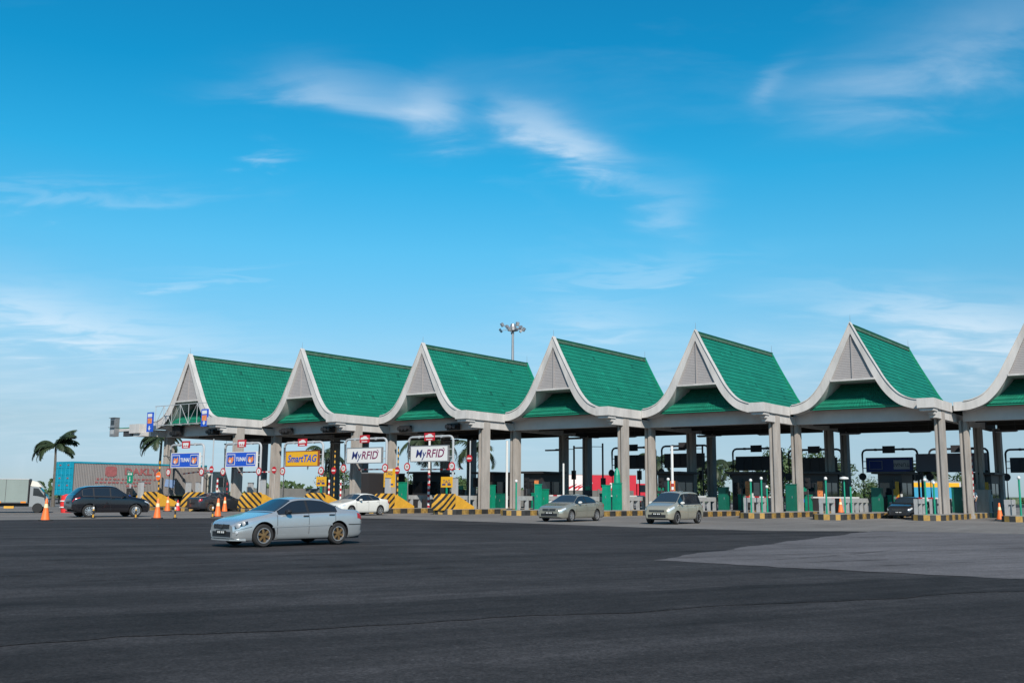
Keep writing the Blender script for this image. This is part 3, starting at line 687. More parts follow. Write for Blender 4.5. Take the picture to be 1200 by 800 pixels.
# crash cushions at the noses of the entry islands
def cushion(i, k, b0, label, chev=False):
    kk, a = isl(i, k)
    t = thing('crash_cushion', label, 'crash cushion', loc(kk, a, b0, .30), RZ, 'striped crash cushions on island noses')
    prof = [(0, 0)] + [(.7 - .7 * math.cos(R(q)), 1.15 * math.sin(R(q))) for q in range(10, 91, 16)] + [(1.35, 1.15), (1.35, 0)]
    MB().prism(prof, 'x', -.55, .55).build('striped_nose', chevron_stripes if chev else nose_stripes, t, smooth=35)
    MB().prism([(1.37, 0), (1.37, 1.05), (1.7, 1.0), (3.5, .22), (3.5, 0)], 'x', -.52, .52).build('sloping_back', 'yellow_paint', t)
    return t
cushion('M', 1, -4.0, 'yellow crash cushion mostly hidden by the black car'); cushion('J', 1, -3.2, 'small striped crash cushion left of the dark sedan', True)
cushion('M', 2, -5.2, 'black striped crash cushion right of the dark sedan'); cushion('J', 2, -3.3, 'striped crash cushion below the yellow lane sign')
cushion('M', 3, -4.6, 'striped crash cushion behind the white car', True); cushion('J', 3, -3.6, 'striped crash cushion below the second white lane sign', True)
def plate_sign(i, k, b, da, w, z0, z1, label):
    kk, a = isl(i, k); t = thing('lane_plate', label, 'sign', loc(kk, a + da, b, .3), RZ, 'orange lane plates on cushions')
    MB().box(-.05, .05, -.05, .05, .9, z0).build('stem', 'green_paint', t)
    p = MB().box(-w / 2, w / 2, -.03, .03, z0, z1).build('panel', 'yellow_sheet', t)
    text('TAG', .34, 'navy_ink', p, (0, -.036, z1 - .36), (R(90), 0, 0)); 
    for x in (-w * .24, w * .24): MB().box(x - .16, x + .16, -.04, -.032, z0 + .14, z0 + .26).build('mark', 'navy_ink', p)
    if z1 - z0 > 1.2: MB().box(-w * .3, w * .3, -.04, -.032, z1 - .16, z1 - .02).build('mark', 'white_sheet', p)
plate_sign('J', 2, -2.0, .1, 1.05, 1.65, 2.35, 'orange plate on stem below right end of the yellow lane sign')
plate_sign('M', 3, -3.4, .1, 1.1, 1.6, 2.95, 'tall orange plate above the rear of the white car')
plate_sign('J', 3, -2.6, .0, 1.05, 1.6, 2.35, 'orange plate above the striped cushion below second white sign')

# lane gantries with their signs
def gantry(k, a, b, kind, label, zc=3.85, back=False):
    t = thing('lane_gantry', label, 'gantry', loc(k, a, b, .2), RZ, 'lane sign gantries')
    fm = 'post_dark' if back else 'steel_pale'; hw = 2.2; top = zc + 1.25
    pts = [(-hw, 0, 0), (-hw, 0, top - .35)] + [(-hw + .35 - .35 * math.cos(R(q)), 0, top - .35 + .35 * math.sin(R(q))) for q in (30, 60, 90)] + [(hw - .35 + .35 * math.sin(R(q)), 0, top - .35 + .35 * math.cos(R(q))) for q in (0, 30, 60)] + [(hw, 0, top - .35), (hw, 0, 0)]
    fr = MB().path(pts, .085, 8).build('frame', fm, t, smooth=40)
    for s in (-1, 1):
        for z in (zc - .25, zc + .3): MB().tube((s * 1.85, 0, z), (s * hw, 0, z), .035, .035, 6).build('bracket', fm, fr)
        MB().box(s * hw - .2, s * hw + .2, -.2, .2, 0, .05).build('base_plate', fm, fr)
        MB().box(s * hw * .5 - .08, s * hw * .5 + .08, -.1, .1, top - .1, top + .1).build('clamp', fm, fr)
    w, h = 1.84, .57; y = -.16
    pm = {'tunai': 'blue_sheet', 'smart': 'yellow_sheet', 'rfid': 'white_sheet'}[kind] if not back else ('sign_back' if kind != 'tunai' else 'navy_back')
    p = MB().box(-w, w, y, y + .14, zc - h, zc + h).build('sign_panel', pm, t)
    bm = {'tunai': 'white_sheet', 'smart': 'red_brown', 'rfid': 'steel_grey'}[kind] if not back else 'post_dark'
    e = MB(); e.box(-w - .03, w + .03, y - .012, y + .16, zc + h - .03, zc + h + .03); e.box(-w - .03, w + .03, y - .012, y + .16, zc - h - .03, zc - h + .03)
    for s in (-1, 1): e.box(s * w - .03, s * w + .03, y - .013, y + .161, zc - h + .03, zc + h - .03)
    e.build('border', bm, p)
    f = R(90); yy = y - .008
    if not back:
        if kind == 'tunai':
            for s in (-1, 1):
                q = MB().box(s * 1.22 - .5, s * 1.22 + .5, y - .014, y, zc - .42, zc + .42).build('picture_frame', 'white_sheet', p)
                MB().box(s * 1.22 - .45, s * 1.22 + .45, y - .02, y - .014, zc - .37, zc + .37).build('picture', 'blue_ink', q)
                MB().add([(s * 1.22 + x, y - .026, zc + z) for x, z in ((-.34, -.1), (-.2, .22), (.05, .1), (.28, .26), (.36, -.05), (.2, -.24), (-.05, -.3), (-.25, -.2))], [tuple(range(8))]).build('printed_notes', 'orange_print', q)
                MB().add([(s * 1.22 + x, y - .03, zc + z) for x, z in ((-.2, -.22), (-.12, .0), (.0, -.02), (.02, -.25))], [(0, 1, 2, 3)]).build('printed_mark', 'white_sheet', q)
            text('TUNAI', .42, 'white_sheet', p, (0, yy, zc), (f, 0, 0), sx=.95, bold=.012)
        elif kind == 'smart':
            text('SmartTAG', .76, 'blue_ink', p, (0, yy, zc - .02), (f, 0, 0), shear=.25, bold=.018, sx=.98)
        else:
            text('My', .84, 'navy_ink', p, (-1.36, yy, zc - .02), (f, 0, 0), shear=.2, bold=.006, align='LEFT'); text('RFID', .84, 'wine_ink', p, (-.3, yy, zc - .02), (f, 0, 0), shear=.2, bold=.01, align='LEFT')
            MB().path([(1.36, yy, zc + .40), (1.48, yy, zc + .34), (1.52, yy, zc + .2)], .025, 5).build('signal_mark', 'wine_ink', p)
    elif kind == 'tunai':
        q = MB().box(.35, 1.6, y - .014, y, zc - .36, zc + .38).build('ghost_panel', 'ghost_grey', p); text('TUNAI', .42, 'post_dark', q, (.97, y - .02, zc), (f, PI, 0), sx=1.0)
        q = MB().box(-1.6, -.55, y - .014, y, zc - .36, zc + .34).build('ghost_frame', 'steel_grey', p); MB().box(-1.56, -.59, y - .02, y - .014, zc - .32, zc + .3).build('ghost_print', 'navy_back', q)
    else:
        for x in (-1.1, -.35, .4, 1.15): MB().box(x - .03, x + .03, y - .05, y, zc - h + .04, zc + h - .04).build('stiffener', 'post_dark', p)
    rs = MB().box(-.5, .5, y, y + .06, top - .3, top + .28).build('small_sign', 'red_paint' if not back else 'post_dark', t)
    if not back:
        yv = y - .008
        if kind == 'tunai':   # car and lorry pictogram
            MB().box(-.36, .36, yv, y, top - .04, top + .14).build('vehicle_mark', 'white_sheet', rs)
            for x in (-.25, 0, .25): MB().lathe([(.08, yv - .002), (.08, y - .001)], 10, (x, 0, top - .06), 'y').build('wheel_mark', 'white_sheet', rs)
        else:
            MB().prism([(-.4, top - .02), (-.38, top + .1), (-.2, top + .12), (-.05, top + .2), (.2, top + .19), (.3, top + .08), (.42, top + .05), (.42, top - .04), (-.4, top - .06)], 'y', yv, y - .001).build('vehicle_mark', 'white_sheet', rs)
        MB().box(-.3, .3, yv, y - .001, top - .24, top - .17).build('text_bar', 'white_sheet', rs)
    for s in (-1, 1):
        z = zc - .95; d = MB().lathe([(.31, -.02), (.31, .0)], 18, (s * hw, -.12, z), 'y').build('round_sign', 'red_paint' if not back else 'post_dark', t)
        if not back: MB().lathe([(.21, -.03), (.21, -.021)], 18, (s * hw, -.12, z), 'y').build('sign_face', 'white_sheet', d); text('20' if kind != 'tunai' else '5', .24, 'plate_black', d, (s * hw, -.156, z), (f, 0, 0))
    return t
mat('sign_back', (0.05, 0.052, 0.058), 0.5, 0.2); mat('navy_back', (0.015, 0.04, 0.22), 0.4); mat('ghost_grey', (.5, .5, .52), .5); mat('red_brown', (0.2, 0.05, 0.02), 0.5)
gantry(1, 2.5, -1.46, 'tunai', 'pale gantry with blue lane sign in front of the grey container', 3.77)
gantry(2, -2.5, -3.4, 'tunai', 'pale gantry with blue lane sign below the second roof', 3.81)
gantry(2, 2.5, -1.56, 'smart', 'gantry with yellow lane sign below the second roof', 3.85)
gantry(3, -2.5, -3.35, 'rfid', 'gantry with white lane sign above the white car', 4.07)
gantry(3, 2.5, -1.6, 'rfid', 'gantry with white lane sign above striped cushion, rightmost of the white signs', 4.18)
for (k, a, z) in ((4, -2.5, 4.1), (4, 2.5, 4.15), (5, -2.5, 3.95), (5, 2.5, 3.75)):
    gantry(k, a, 16.1, 'rfid', f'dark lane gantry seen from behind, under the {ORD[k]} roof, {"left" if a < 0 else "right"} lane', z, True)
gantry(6, -2.5, 16.0, 'tunai', 'dark gantry with navy back-to-front cash sign under the sixth roof', 3.8, True)
pn = thing('rear_panel', 'plain slate grey panel behind the far right columns', 'panel', loc(6, 2.5, 14.8, 0), RZ)
MB().box(-2.6, 2.6, -.08, .08, 3.4, 4.8).build('panel', mat('slate', (0.14, 0.15, 0.19), .6), pn)
for x in (-2.2, 2.2): MB().box(x - .08, x + .08, -.06, .06, 0, 3.4).build('post', 'post_dark', pn)
# red and white height bars of the entry lanes, pale antenna posts
for (k, a, b, tilt, lab) in ((1, 2.5, -.4, .07, 'first blue'), (2, -2.5, -2.3, 0, 'second blue'), (3, -2.5, -2.2, 0, 'first white'), (3, 2.5, -.5, 0, 'second white')):
    o = MB().box(-1.95, 1.95, -.03, .03, -.05, .05).build('height_bar', stripe_mat('bar_bands', RED, WHT, (1, 0, 0), .62), None, loc=loc(k, a, b, 3.05 if k < 3 else 3.25), rz=RZ)
    tag(o, f'thin red and white height bar behind the {lab} lane sign', 'height bar', 'height bars'); o.rotation_euler = (0, -tilt, RZ)
for (k, a, b, h, lab) in ((1, 2.0, -.8, 1.9, 'left of the pair behind the dark sedan'), (1, 3.6, -1.0, 1.9, 'right of the pair behind the dark sedan'), (2, -4.6, -.8, 1.9, 'below the second blue sign'), (2, .1, -3.4, 2.1, 'beside the right leg of second blue gantry'), (3, .1, -3.5, 2.25, 'beside the right leg of first white gantry'), (3, 5.0, -1.7, 2.25, 'beside the right leg of second white gantry'), (1, 0.0, -3.8, 1.9, 'in front of the grey container, above the black car bonnet')):
    o = MB(); o.box(-.2, .2, -.14, .14, 0, h); q = tag(o.build('antenna_box', 'steel_pale', None, loc=loc(k, a, b, .3), rz=RZ), f'pale grey antenna box {lab}', 'antenna', 'pale antenna boxes')
    MB().box(-.22, .22, -.16, .16, h, h + .04).build('cap', 'steel_grey', q); MB().box(-.32, .32, -.2, .2, 0, .06).build('foot', 'steel_grey', q)
# lane signal boxes under the front beams
for k in (1, 2, 3):
    for a in (-2.5, 2.5):
        t = thing('lane_signal', f'black lane signal box hung on the {"left" if a < 0 else "right"} half of the {ORD[k]} roof beam', 'signal', org(k) + RR * a + T * .95 + Vector((0, 0, 6.62)), RZ, 'lane signals on the beams')
        MB().box(-.55, .55, -.12, .2, -.22, .3 if not (k == 1 and a < 0) else .7).build('housing', 'black_plastic', t)
        for x in (-.36, 0, .36): MB().lathe([(.16, -.4), (.17, -.12)], 10, (x, 0, .04), 'y').build('visor', 'black_plastic', t)
        MB().tube((0, .1, .2), (0, .6, .25), .05, .05, 6).build('bracket', 'post_dark', t)
# white lattice walkway in front of the first gable, blue signs at its ends
t = thing('lattice_walkway', 'white lattice sign frame across the first gable', 'sign frame', org(1), RZ)
for z in (8.9, 7.28): MB().tube((-3.3, -.75, z), (3.75, -.75, z), .032, .032, 6).build('chord', 'steel_pale', t)
xs = [-3.2 + 1.15 * q for q in range(7)]
for q, x in enumerate(xs):
    MB().tube((x, -.75, 7.28), (x, -.75, 8.9), .026, .026, 6).build('upright', 'steel_pale', t)
    if q < 6: MB().tube((x, -.75, 8.9 if q % 2 else 7.28), (xs[q + 1], -.75, 7.28 if q % 2 else 8.9), .022, .022, 6).build('brace', 'steel_pale', t)
    MB().tube((x, -.75, 7.3), (x, .3, 7.3), .03, .03, 6).build('stay', 'steel_pale', t)
for (x, z0, z1, nm) in ((-3.55, 6.75, 8.4, 'left'), (3.95, 6.95, 8.35, 'right')):
    o = tag(MB().box(x - .42, x + .42, -1.05, -.95, z0, z1).build('blue_sign', 'blue_sheet', None, loc=org(1), rz=RZ), f'upright blue sign at the {nm} end of the white lattice frame', 'sign', 'blue signs on the lattice frame')
    MB().box(x - .3, x + .3, -1.06, -1.05, z1 - .4, z1 - .12).build('white_strip', 'white_sheet', o)
    MB().box(x - .3, x + .3, -1.06, -1.05, z1 - .95, z1 - .5).build('picture', 'orange_print', o)
    MB().add([(x + p, -1.06, z0 + .3 + q) for p, q in ((0, -.2), (.2, .02), (.08, .02), (.08, .2), (-.08, .2), (-.08, .02), (-.2, .02))], [tuple(range(7))]).build('arrow', 'white_sheet', o)
    MB().tube((x, -.95, (z0 + z1) / 2), (x, -.6, (z0 + z1) / 2), .05, .05, 6).build('bracket', 'steel_pale', o)

# traffic cones and slim delineator posts
def make_cone():
    t = thing('traffic_cone', 'cone', 'cone')
    MB().lathe([(.215, .04), (.19, .05), (.125, .42), (.09, .62), (.045, .98), (.03, 1.0)], 18).build('body', 'orange_plastic', t, smooth=40)
    MB().lathe([(.101, .585), (.075, .76)], 18).build('reflective_band', 'pale_band', t, smooth=40)
    MB().prism([(-.25, -.2), (-.2, -.25), (.2, -.25), (.25, -.2), (.25, .2), (.2, .25), (-.2, .25), (-.25, .2)], 'z', 0, .05).build('base', 'rubber', t)
    return t
mat('pale_band', (0.75, 0.6, 0.35), .5)
cone = make_cone()
cones = [((-23.23, 50.96, 0), 'orange cone at far left in front of the grey lorry cab'), ((-19.48, 56.23, 0), 'orange cone just right of the black car nose'), ((-17.48, 60.85, 0), 'orange cone in front of the dark sedan'),
         ((-25.77, 76.5, 0), 'orange cone at the foot of the first blue gantry'), ((-21.4, 76.2, 0), 'small orange cone beyond the dark sedan, right of its middle'), ((31.8, 66.33, 0), 'red cone standing alone at the right edge of the plaza')]
for n, (p, lab) in enumerate(cones):
    o = cone if n == 0 else dup(cone); o.location = p; o['label'] = lab; o['group'] = 'orange traffic cones'; o.rotation_euler = (0, 0, random.uniform(0, 1.5))
    if n in (0, 1, 2): o.scale = (1.1, 1.1, 1.1)
o = dup(cone, loc(6, -.75, -1.2, .36), 0, 'red and white cone standing on the island below the sixth roof', 'orange traffic cones'); o.scale = (1.0, 1.0, .95)
mat('red_plastic', (0.62, 0.03, 0.03), .5)
rcone = thing('red_cone', 'small red and white cone beside the first blue gantry foot', 'cone', (-25.6, 78.3, 0))
MB().lathe([(.2, .04), (.03, .85)], 14).build('body', 'red_plastic', rcone, smooth=40); MB().lathe([(.125, .4), (.08, .62)], 14).build('reflective_band', 'white_sheet', rcone, smooth=40); MB().box(-.22, .22, -.22, .22, 0, .05).build('base', 'rubber', rcone)
for n, p in enumerate(((-23.02, 56.25), (-20.88, 56.82), (-18.87, 57.36), (-17.47, 59.78))):
    t = thing('delineator_post', f'slim banded delineator post, {("leftmost", "second", "third", "rightmost")[n]} of the four along the apron edge', 'post', (*p, 0), 0, 'delineator posts along the apron edge')
    MB().lathe([(.05, 0), (.045, .75), (.02, .78)], 10).build('post_body', yelblk, t); MB().lathe([(.12, 0), (.1, .04), (.05, .05)], 12).build('foot', 'rubber', t)
    MB().lathe([(.052, .5), (.052, .62)], 10).build('reflective_band', 'white_sheet', t)

# lane equipment deeper under the canopy: payment kiosks, signal posts, hanging ceiling lamps, rear booth-side railings
def kiosk(i, k, b, da, h, label):
    kk, a = isl(i, k); t = thing('payment_kiosk', label, 'kiosk', loc(kk, a + da, b, .34), RZ, 'payment kiosks beside the booths')
    MB().prism([(-.22, 0), (.22, 0), (.22, h), (-.05, h), (-.22, h - .35)], 'x', -.28, .28).build('body', 'booth_dark', t)
    MB().box(-.2, .2, -.232, -.22, h * .45, h * .62).build('card_reader', 'blue_sheet', t); MB().box(-.24, .24, .0, .1, h, h + .3).build('sign_head', 'green_paint', t); MB().box(-.34, .34, -.3, .3, 0, .08).build('plinth', 'steel_grey', t)
def signal_post(i, k, b, da, h, label):
    kk, a = isl(i, k); t = thing('signal_post', label, 'signal', loc(kk, a + da, b, .34), RZ, 'dark signal posts between booths')
    MB().tube((0, 0, 0), (0, 0, h), .055, .055, 8).build('shaft', 'post_dark', t); MB().box(-.16, .16, -.12, .12, h - .75, h).build('signal_head', 'black_plastic', t)
    for q in range(2): MB().lathe([(.1, -.2), (.11, -.12)], 10, (0, 0, h - .2 - q * .34), 'y').build('visor', 'black_plastic', t)
    MB().box(-.14, .14, -.14, .14, 0, .05).build('foot', 'steel_grey', t)
for (i, k) in EXIT + [('J', 3), ('M', 3)]:
    kiosk(i, k, 5.6 if i == 'M' else 8.2, -.55, 1.45, f'dark payment kiosk {where(i, k)}')
    signal_post(i, k, 12.2 if i == 'M' else 13.4, .3, 3.1, f'taller dark rear signal post {where(i, k)}')
    signal_post(i, k, 6.2 if i == 'M' else 6.4, .5, 2.4, f'shorter dark signal post before the booth {where(i, k)}')
for k in range(1, 8):
    for a in (-2.5, 2.5):
        t = thing('ceiling_lamp', f'slim lamp tray hung under the {"left" if a < 0 else "right"} half of the {ORD[k]} roof', 'lamp', org(k) + RR * a + T * 6.6, RZ, 'lamp trays under the canopy')
        MB().box(-.75, .75, -.14, .14, 5.95, 6.07).build('tray', 'post_dark', t); MB().box(-.68, .68, -.06, .06, 5.91, 5.95).build('tube_lamp', 'steel_pale', t)
        for x in (-.6, .6): MB().tube((x, 0, 6.07), (x, 0, 7.0), .012, .012, 5).build('hanger', 'post_dark', t)
for (k, a, lab) in ((6, 2.5, 'right half of sixth'), (7, -2.5, 'left half of seventh')): gantry(k, a, 17.2, 'rfid', f'plain dark gantry from behind, {lab} roof', 3.8, True)
# === VEHICLES ===
# ------------------------------------------------------------------ vehicles
def paint(name, col, metal=0.5, rough=0.28): return mat(name, col, rough, metal, var=0.04, scale=3, coat=1.0)
paint('paint_ice_silver', (0.47, 0.50, 0.52), .6, .24); paint('paint_champagne', (0.38, 0.37, 0.31), .6, .24); paint('paint_beige', (0.46, 0.43, 0.34), .55, .24)
paint('paint_black_car', (0.012, 0.012, 0.016), .3, .2); paint('paint_white_car', (0.62, 0.61, 0.57), 0.0, .3); paint('paint_graphite', (0.04, 0.045, 0.055), .5, .28)
class Car:
    def __init__(s, sp): s.sp = sp; s.H = sp['H']; s.L = sp['L']; s.W = sp['W']
    def sm(s, key, x, w=0.07):
        p = s.sp[key]; return sum(lin(p, x + d * w) for d in (-1, -.5, 0, .5, 1)) / 5
    def ctrl(s, x):
        sp = s.sp; zt = s.sm('zt', x); zb = min(s.sm('zb', x), zt - .012); zs = s.sm('zs', x); hw = s.W / 2 * s.sm('hw', x, .05)
        g = max(0, min(1, (zt - zb - .06) / (sp['gh'])));
        c = [(0, zs), (hw * .82, zs), (hw * .945, zs + .04), (hw * .985, zs + .15), (hw, zs + (zb - zs) * .52), (hw * .985, zb - .10 * min(1, (zb - zs) / .4)), (hw * .955, zb - .02), (hw * .93, zb + .004)]
        y8 = hw * .93 - .05 - sp['tumble'] * g; z8 = zb + (zt - zb) * (.72 + .14 * g)
        c += [(y8, z8), (y8 * .80, z8 + (zt - z8) * .62), (0, zt)]
        return [Vector((0, p[0], p[1])) for p in c]
    def P(s, x, u, side):
        c = s.ctrl(x); i = min(int(u), 9); t = u - i
        if i in (7,) or i == 0: q = c[i].lerp(c[i + 1], t)
        else:
            a = c[i - 1] if i != 8 else c[7].lerp(c[8], .8); b, d = c[i], c[i + 1]; e = c[i + 2] if i < 9 else Vector((0, -c[9].y, c[9].z))
            if i == 6: e = d + (d - b)
            q = .5 * (2 * b + (d - a) * t + (2 * a - 5 * b + 4 * d - e) * t * t + (3 * b - a - 3 * d + e) * t ** 3)
        return Vector((x, q.y * side, q.z))
    def body(s):
        L = s.L / 2; n = 64; xs = sorted(set([-L + 2 * L * i / n for i in range(n + 1)] + [L - .02, L - .045, L - .1, -L + .02, -L + .045, -L + .1]))
        us = [i + k / 4 for i in range(10) for k in range(4)] + [10]
        ring = [(u, 1) for u in us] + [(u, -1) for u in us[-2:0:-1]]
        mb = MB(); N = len(ring); vs = [s.P(x, u, sd) for x in xs for (u, sd) in ring]; fs = []
        for i in range(len(xs) - 1):
            for k in range(N): fs.append((i * N + k, i * N + (k + 1) % N, (i + 1) * N + (k + 1) % N, (i + 1) * N + k))
        fs += [tuple(range(N)), tuple((len(xs) - 1) * N + k for k in range(N - 1, -1, -1))]
        return mb.add(vs, fs)
    def patch(s, name, x0, x1, u0, u1, side, m, parent, off=.006, nx=14, nu=6, clip=None):
        vs = []; fs = []
        def pt(x, u):
            p = s.P(x, u, side); dx = s.P(x + .01, u, side) - s.P(x - .01, u, side); du = s.P(x, min(u + .03, 9.999), side) - s.P(x, u - .03, side)
            n = dx.cross(du); n.normalize()
            if n.dot(Vector((0, side, .4))) < 0 and abs(n.y) > .05: n = -n
            elif abs(n.y) <= .05 and n.z < 0: n = -n
            return p + n * off
        for i in range(nx + 1):
            for k in range(nu + 1):
                f_ = i / nx; g_ = k / nu
                a, b = (x0(g_), x1(g_)) if callable(x0) else (x0, x1)
                vs.append(pt(a + (b - a) * f_, u0 + (u1 - u0) * g_))
        for i in range(nx):
            for k in range(nu): fs.append((i * (nu + 1) + k, i * (nu + 1) + k + 1, (i + 1) * (nu + 1) + k + 1, (i + 1) * (nu + 1) + k))
        return MB().add(vs, fs).build(name, m, parent, smooth=60)
def wheel(parent, x, y, r_, side, rim, wd=.2, spokes=5):
    w = bpy.data.objects.new('wheel', None); COL.objects.link(w); w.parent = parent; w.location = (x, y, r_)
    a = [(r_ * .64, -wd / 2), (r_ * .9, -wd / 2 - .005), (r_ * .985, -wd / 2 + .03), (r_, 0), (r_ * .985, wd / 2 - .03), (r_ * .9, wd / 2 + .005), (r_ * .64, wd / 2)]
    MB().lathe(a, 28, axis='y', cap=False).build('tyre', 'rubber', w, smooth=35)
    m = MB(); o = side * wd / 2
    m.lathe([(r_ * .66, o * .55), (r_ * .67, o * 1.03), (r_ * .60, o * 1.03), (r_ * .57, o * .5)], 28, axis='y', cap=False, mi=2)
    m.lathe([(r_ * .62, o * .40), (r_ * .62, o * .45)], 20, axis='y', mi=1)
    m.lathe([(.07, o * .5), (.065, o * .98), (.03, o * 1.02)], 12, axis='y')
    for q in range(spokes):
        an = 2 * PI * q / spokes + .3; d = Vector((math.cos(an), 0, math.sin(an))); t = Vector((-math.sin(an), 0, math.cos(an)))
        sw = .034 if spokes < 7 else .026
        pts = []
        for (rr, hw_, yy) in ((.03, sw * .8, .98), (r_ * .6, sw * 1.15, .93)):
            for sg in (-1, 1):
                for dy in (0, -.14): pts.append(d * rr + t * hw_ * sg + Vector((0, o * (yy + dy), 0)))
        m.add(pts, [(0, 2, 6, 4), (1, 5, 7, 3), (0, 4, 5, 1), (2, 3, 7, 6), (4, 6, 7, 5)])
    m.build('rim', [rim, 'black_plastic', 'rim_silver'], w, smooth=35)
    return w
def make_car(name, label, sp, pm, rim, loc_, heading, plate='', group=None, chrome_grille=False, mirror=None):
    t = thing(name, label, 'car', loc_, heading, group); c = Car(sp); L = sp['L'] / 2; W = sp['W']; r_ = sp['r']
    me = c.body().mesh('body', [pm], None)
    body = bpy.data.objects.new('body', me); COL.objects.link(body)
    cut = MB()
    for x in sp['axles']:
        for sd in (-1, 1): cut.lathe([(r_ * 1.17, sd * (W / 2 - .30)), (r_ * 1.17, sd * (W / 2 + .2))], 32, (x, 0, r_ + .015), 'y')
    cutme = cut.mesh('cut', ['black_plastic']); co = bpy.data.objects.new('cut', cutme); COL.objects.link(co)
    md = body.modifiers.new('b', 'BOOLEAN'); md.object = co; md.operation = 'DIFFERENCE'; md.solver = 'EXACT'; md.material_mode = 'TRANSFER'
    bpy.context.view_layer.update()
    m2 = bpy.data.meshes.new_from_object(body.evaluated_get(bpy.context.evaluated_depsgraph_get()))
    body.modifiers.clear(); bpy.data.objects.remove(co); body.data = m2; body.parent = t
    m2.polygons.foreach_set('use_smooth', [True] * len(m2.polygons)); m2.set_sharp_from_angle(angle=R(38))
    for x in sp['axles']:
        for sd in (-1, 1): wheel(t, x, sd * (W / 2 - .115), r_, sd, rim, spokes=sp.get('spokes', 5))
    cw, r0, r1, dk = sp['cowl'], sp['roof0'], sp['roof1'], sp['deck']
    for sd in (1, -1):
        c.patch('pillar_trim', sp['windows'][-1][0] - .03, sp['windows'][0][1] + .03, 7.05, 7.94, sd, 'black_plastic', body, off=.004, nx=30)
        for n, (x0, x1) in enumerate(sp['windows']):
            c.patch('side_window', x0, x1, 7.10, 7.90, sd, 'glass_dark', body, off=.008, nx=12)
        if sp.get('frame', True): c.patch('window_trim', sp['windows'][-1][0], sp['windows'][0][1], 6.93, 7.05, sd, 'black_plastic', body, off=.004, nx=24, nu=1)
        hl = sp['head']; c.patch('headlight', hl[0], hl[1], hl[2], hl[3], sd, sp.get('lamp', 'lamp_lens'), body, off=.008, nx=10)
        tl = sp['tail']; c.patch('tail_light', tl[0], tl[1], tl[2], tl[3], sd, 'tail_lens', body, off=.008, nx=8)
        for x in sp['gaps']: c.patch('door_gap', x - .007, x + .007, 2.6, 6.95, sd, 'black_plastic', body, off=.003, nx=1, nu=16)
        for x in sp['handles']:
            p = c.P(x, 5.25, sd); MB().obox(p + Vector((0, sd * .012, 0)), (.19, .035, .035)).build('door_handle', sp.get('handle_mat', pm), body)
        mp = c.P(cw - .42, 7.05, sd); mm = MB(); mm.lathe([(.0, -.07), (.085, -.06), (.10, 0), (.08, .06), (.0, .07)], 12, axis='x'); mo = mm.build('mirror', mirror or pm, body, smooth=50); mo.location = mp + Vector((.02, sd * .13, .07)); mo.scale = (1, 1.15, .75)
        if sp.get('moulding'): c.patch('side_moulding', -1.0, 1.1, 3.95, 4.12, sd, 'black_plastic' if sp['moulding'] == 1 else pm, body, off=.012, nx=20, nu=1)
    for sd in (1, -1):
        c.patch('windscreen', lambda v: r0 + .04, lambda v: cw - .06, 8.12, 9.999, sd, 'glass_screen', body, off=.006, nx=12, nu=8)
        c.patch('rear_window', lambda v: dk + .05, lambda v: r1 - .05, 8.12, 9.999, sd, 'glass_dark', body, off=.006, nx=10, nu=8)
        c.patch('bonnet_gap', cw + .02, cw + .06, 8.1, 9.999, sd, 'black_plastic', body, off=.004, nx=1, nu=8)
    gz, gh, gw = sp['grille']
    def front(nm, y0, y1, z0, z1, m, d=.02, par=body, xo=0.0): return MB().box(L - .05, L + d + xo, y0, y1, z0, z1).build(nm, m, par)
    g = front('grille', -gw, gw, gz, gz + gh, 'black_plastic', .012)
    for q in range(3): front('grille_bar', -gw + .03, gw - .03, gz + gh * (q + .7) / 3.6, gz + gh * (q + .7) / 3.6 + .012, 'chrome', .02, g)
    if chrome_grille: front('badge', -.06, .06, gz + gh * .3, gz + gh * .95, 'chrome', .028, g)
    ww = c.W / 2 * lin(sp['hw'], L - .005)
    front('lower_intake', -ww * .84, ww * .84, sp['zs'][-1][1] + .02, sp['zs'][-1][1] + .17, 'black_plastic', .008)
    np_ = front('number_plate', -.25, .25, gz - .15, gz - .045, 'plate_black', .03)
    for y in (-.14, -.05, .07, .16): MB().box(L + .03, L + .034, y - .03, y + .03, gz - .125, gz - .07).build('plate_mark', 'white_sheet', np_)
    rp = MB().box(-L - .02, -L + .03, -.25, .25, sp['rearplate'], sp['rearplate'] + .11).build('number_plate', 'plate_black', body)
    MB().box(-L + .1, L - .12, -W / 2 * .78, W / 2 * .78, sp['zs'][2][1] - .02, sp['zs'][2][1] + .06).build('underbody', 'black_plastic', t)
    return t, c, body
sedan = dict(L=4.47, W=1.74, H=1.42, r=.315, axles=(1.36, -1.24), gh=.36, tumble=.20, cowl=1.02, roof0=.30, roof1=-.78, deck=-1.50,
  zt=[(-2.235, .88), (-2.19, .985), (-2.08, 1.035), (-1.55, 1.06), (-1.42, 1.09), (-.78, 1.375), (-.35, 1.42), (.05, 1.415), (.30, 1.375), (1.02, .985), (1.25, .93), (1.9, .80), (2.12, .715), (2.19, .66), (2.235, .60)],
  zb=[(-2.235, .80), (-2.1, .93), (-1.5, .97), (-.5, .945), (.9, .90), (1.1, .89), (1.8, .755), (2.1, .67), (2.235, .56)],
  zs=[(-2.235, .36), (-2.12, .24), (-1.8, .20), (1.8, .19), (2.1, .20), (2.235, .27)],
  hw=[(-2.235, .74), (-2.2, .84), (-2.1, .91), (-1.8, .965), (-1.2, 1), (1.3, 1), (1.75, .97), (2.0, .92), (2.14, .85), (2.2, .77), (2.235, .66)],
  windows=[(-.12, .86), (-1.18, -.20)], head=(1.86, 2.19, 5.05, 6.5), tail=(-2.20, -1.98, 4.7, 6.3), gaps=(.93, -.16, -1.12), handles=(-.05, -.98), grille=(.52, .12, .42), rearplate=.55, moulding=2)
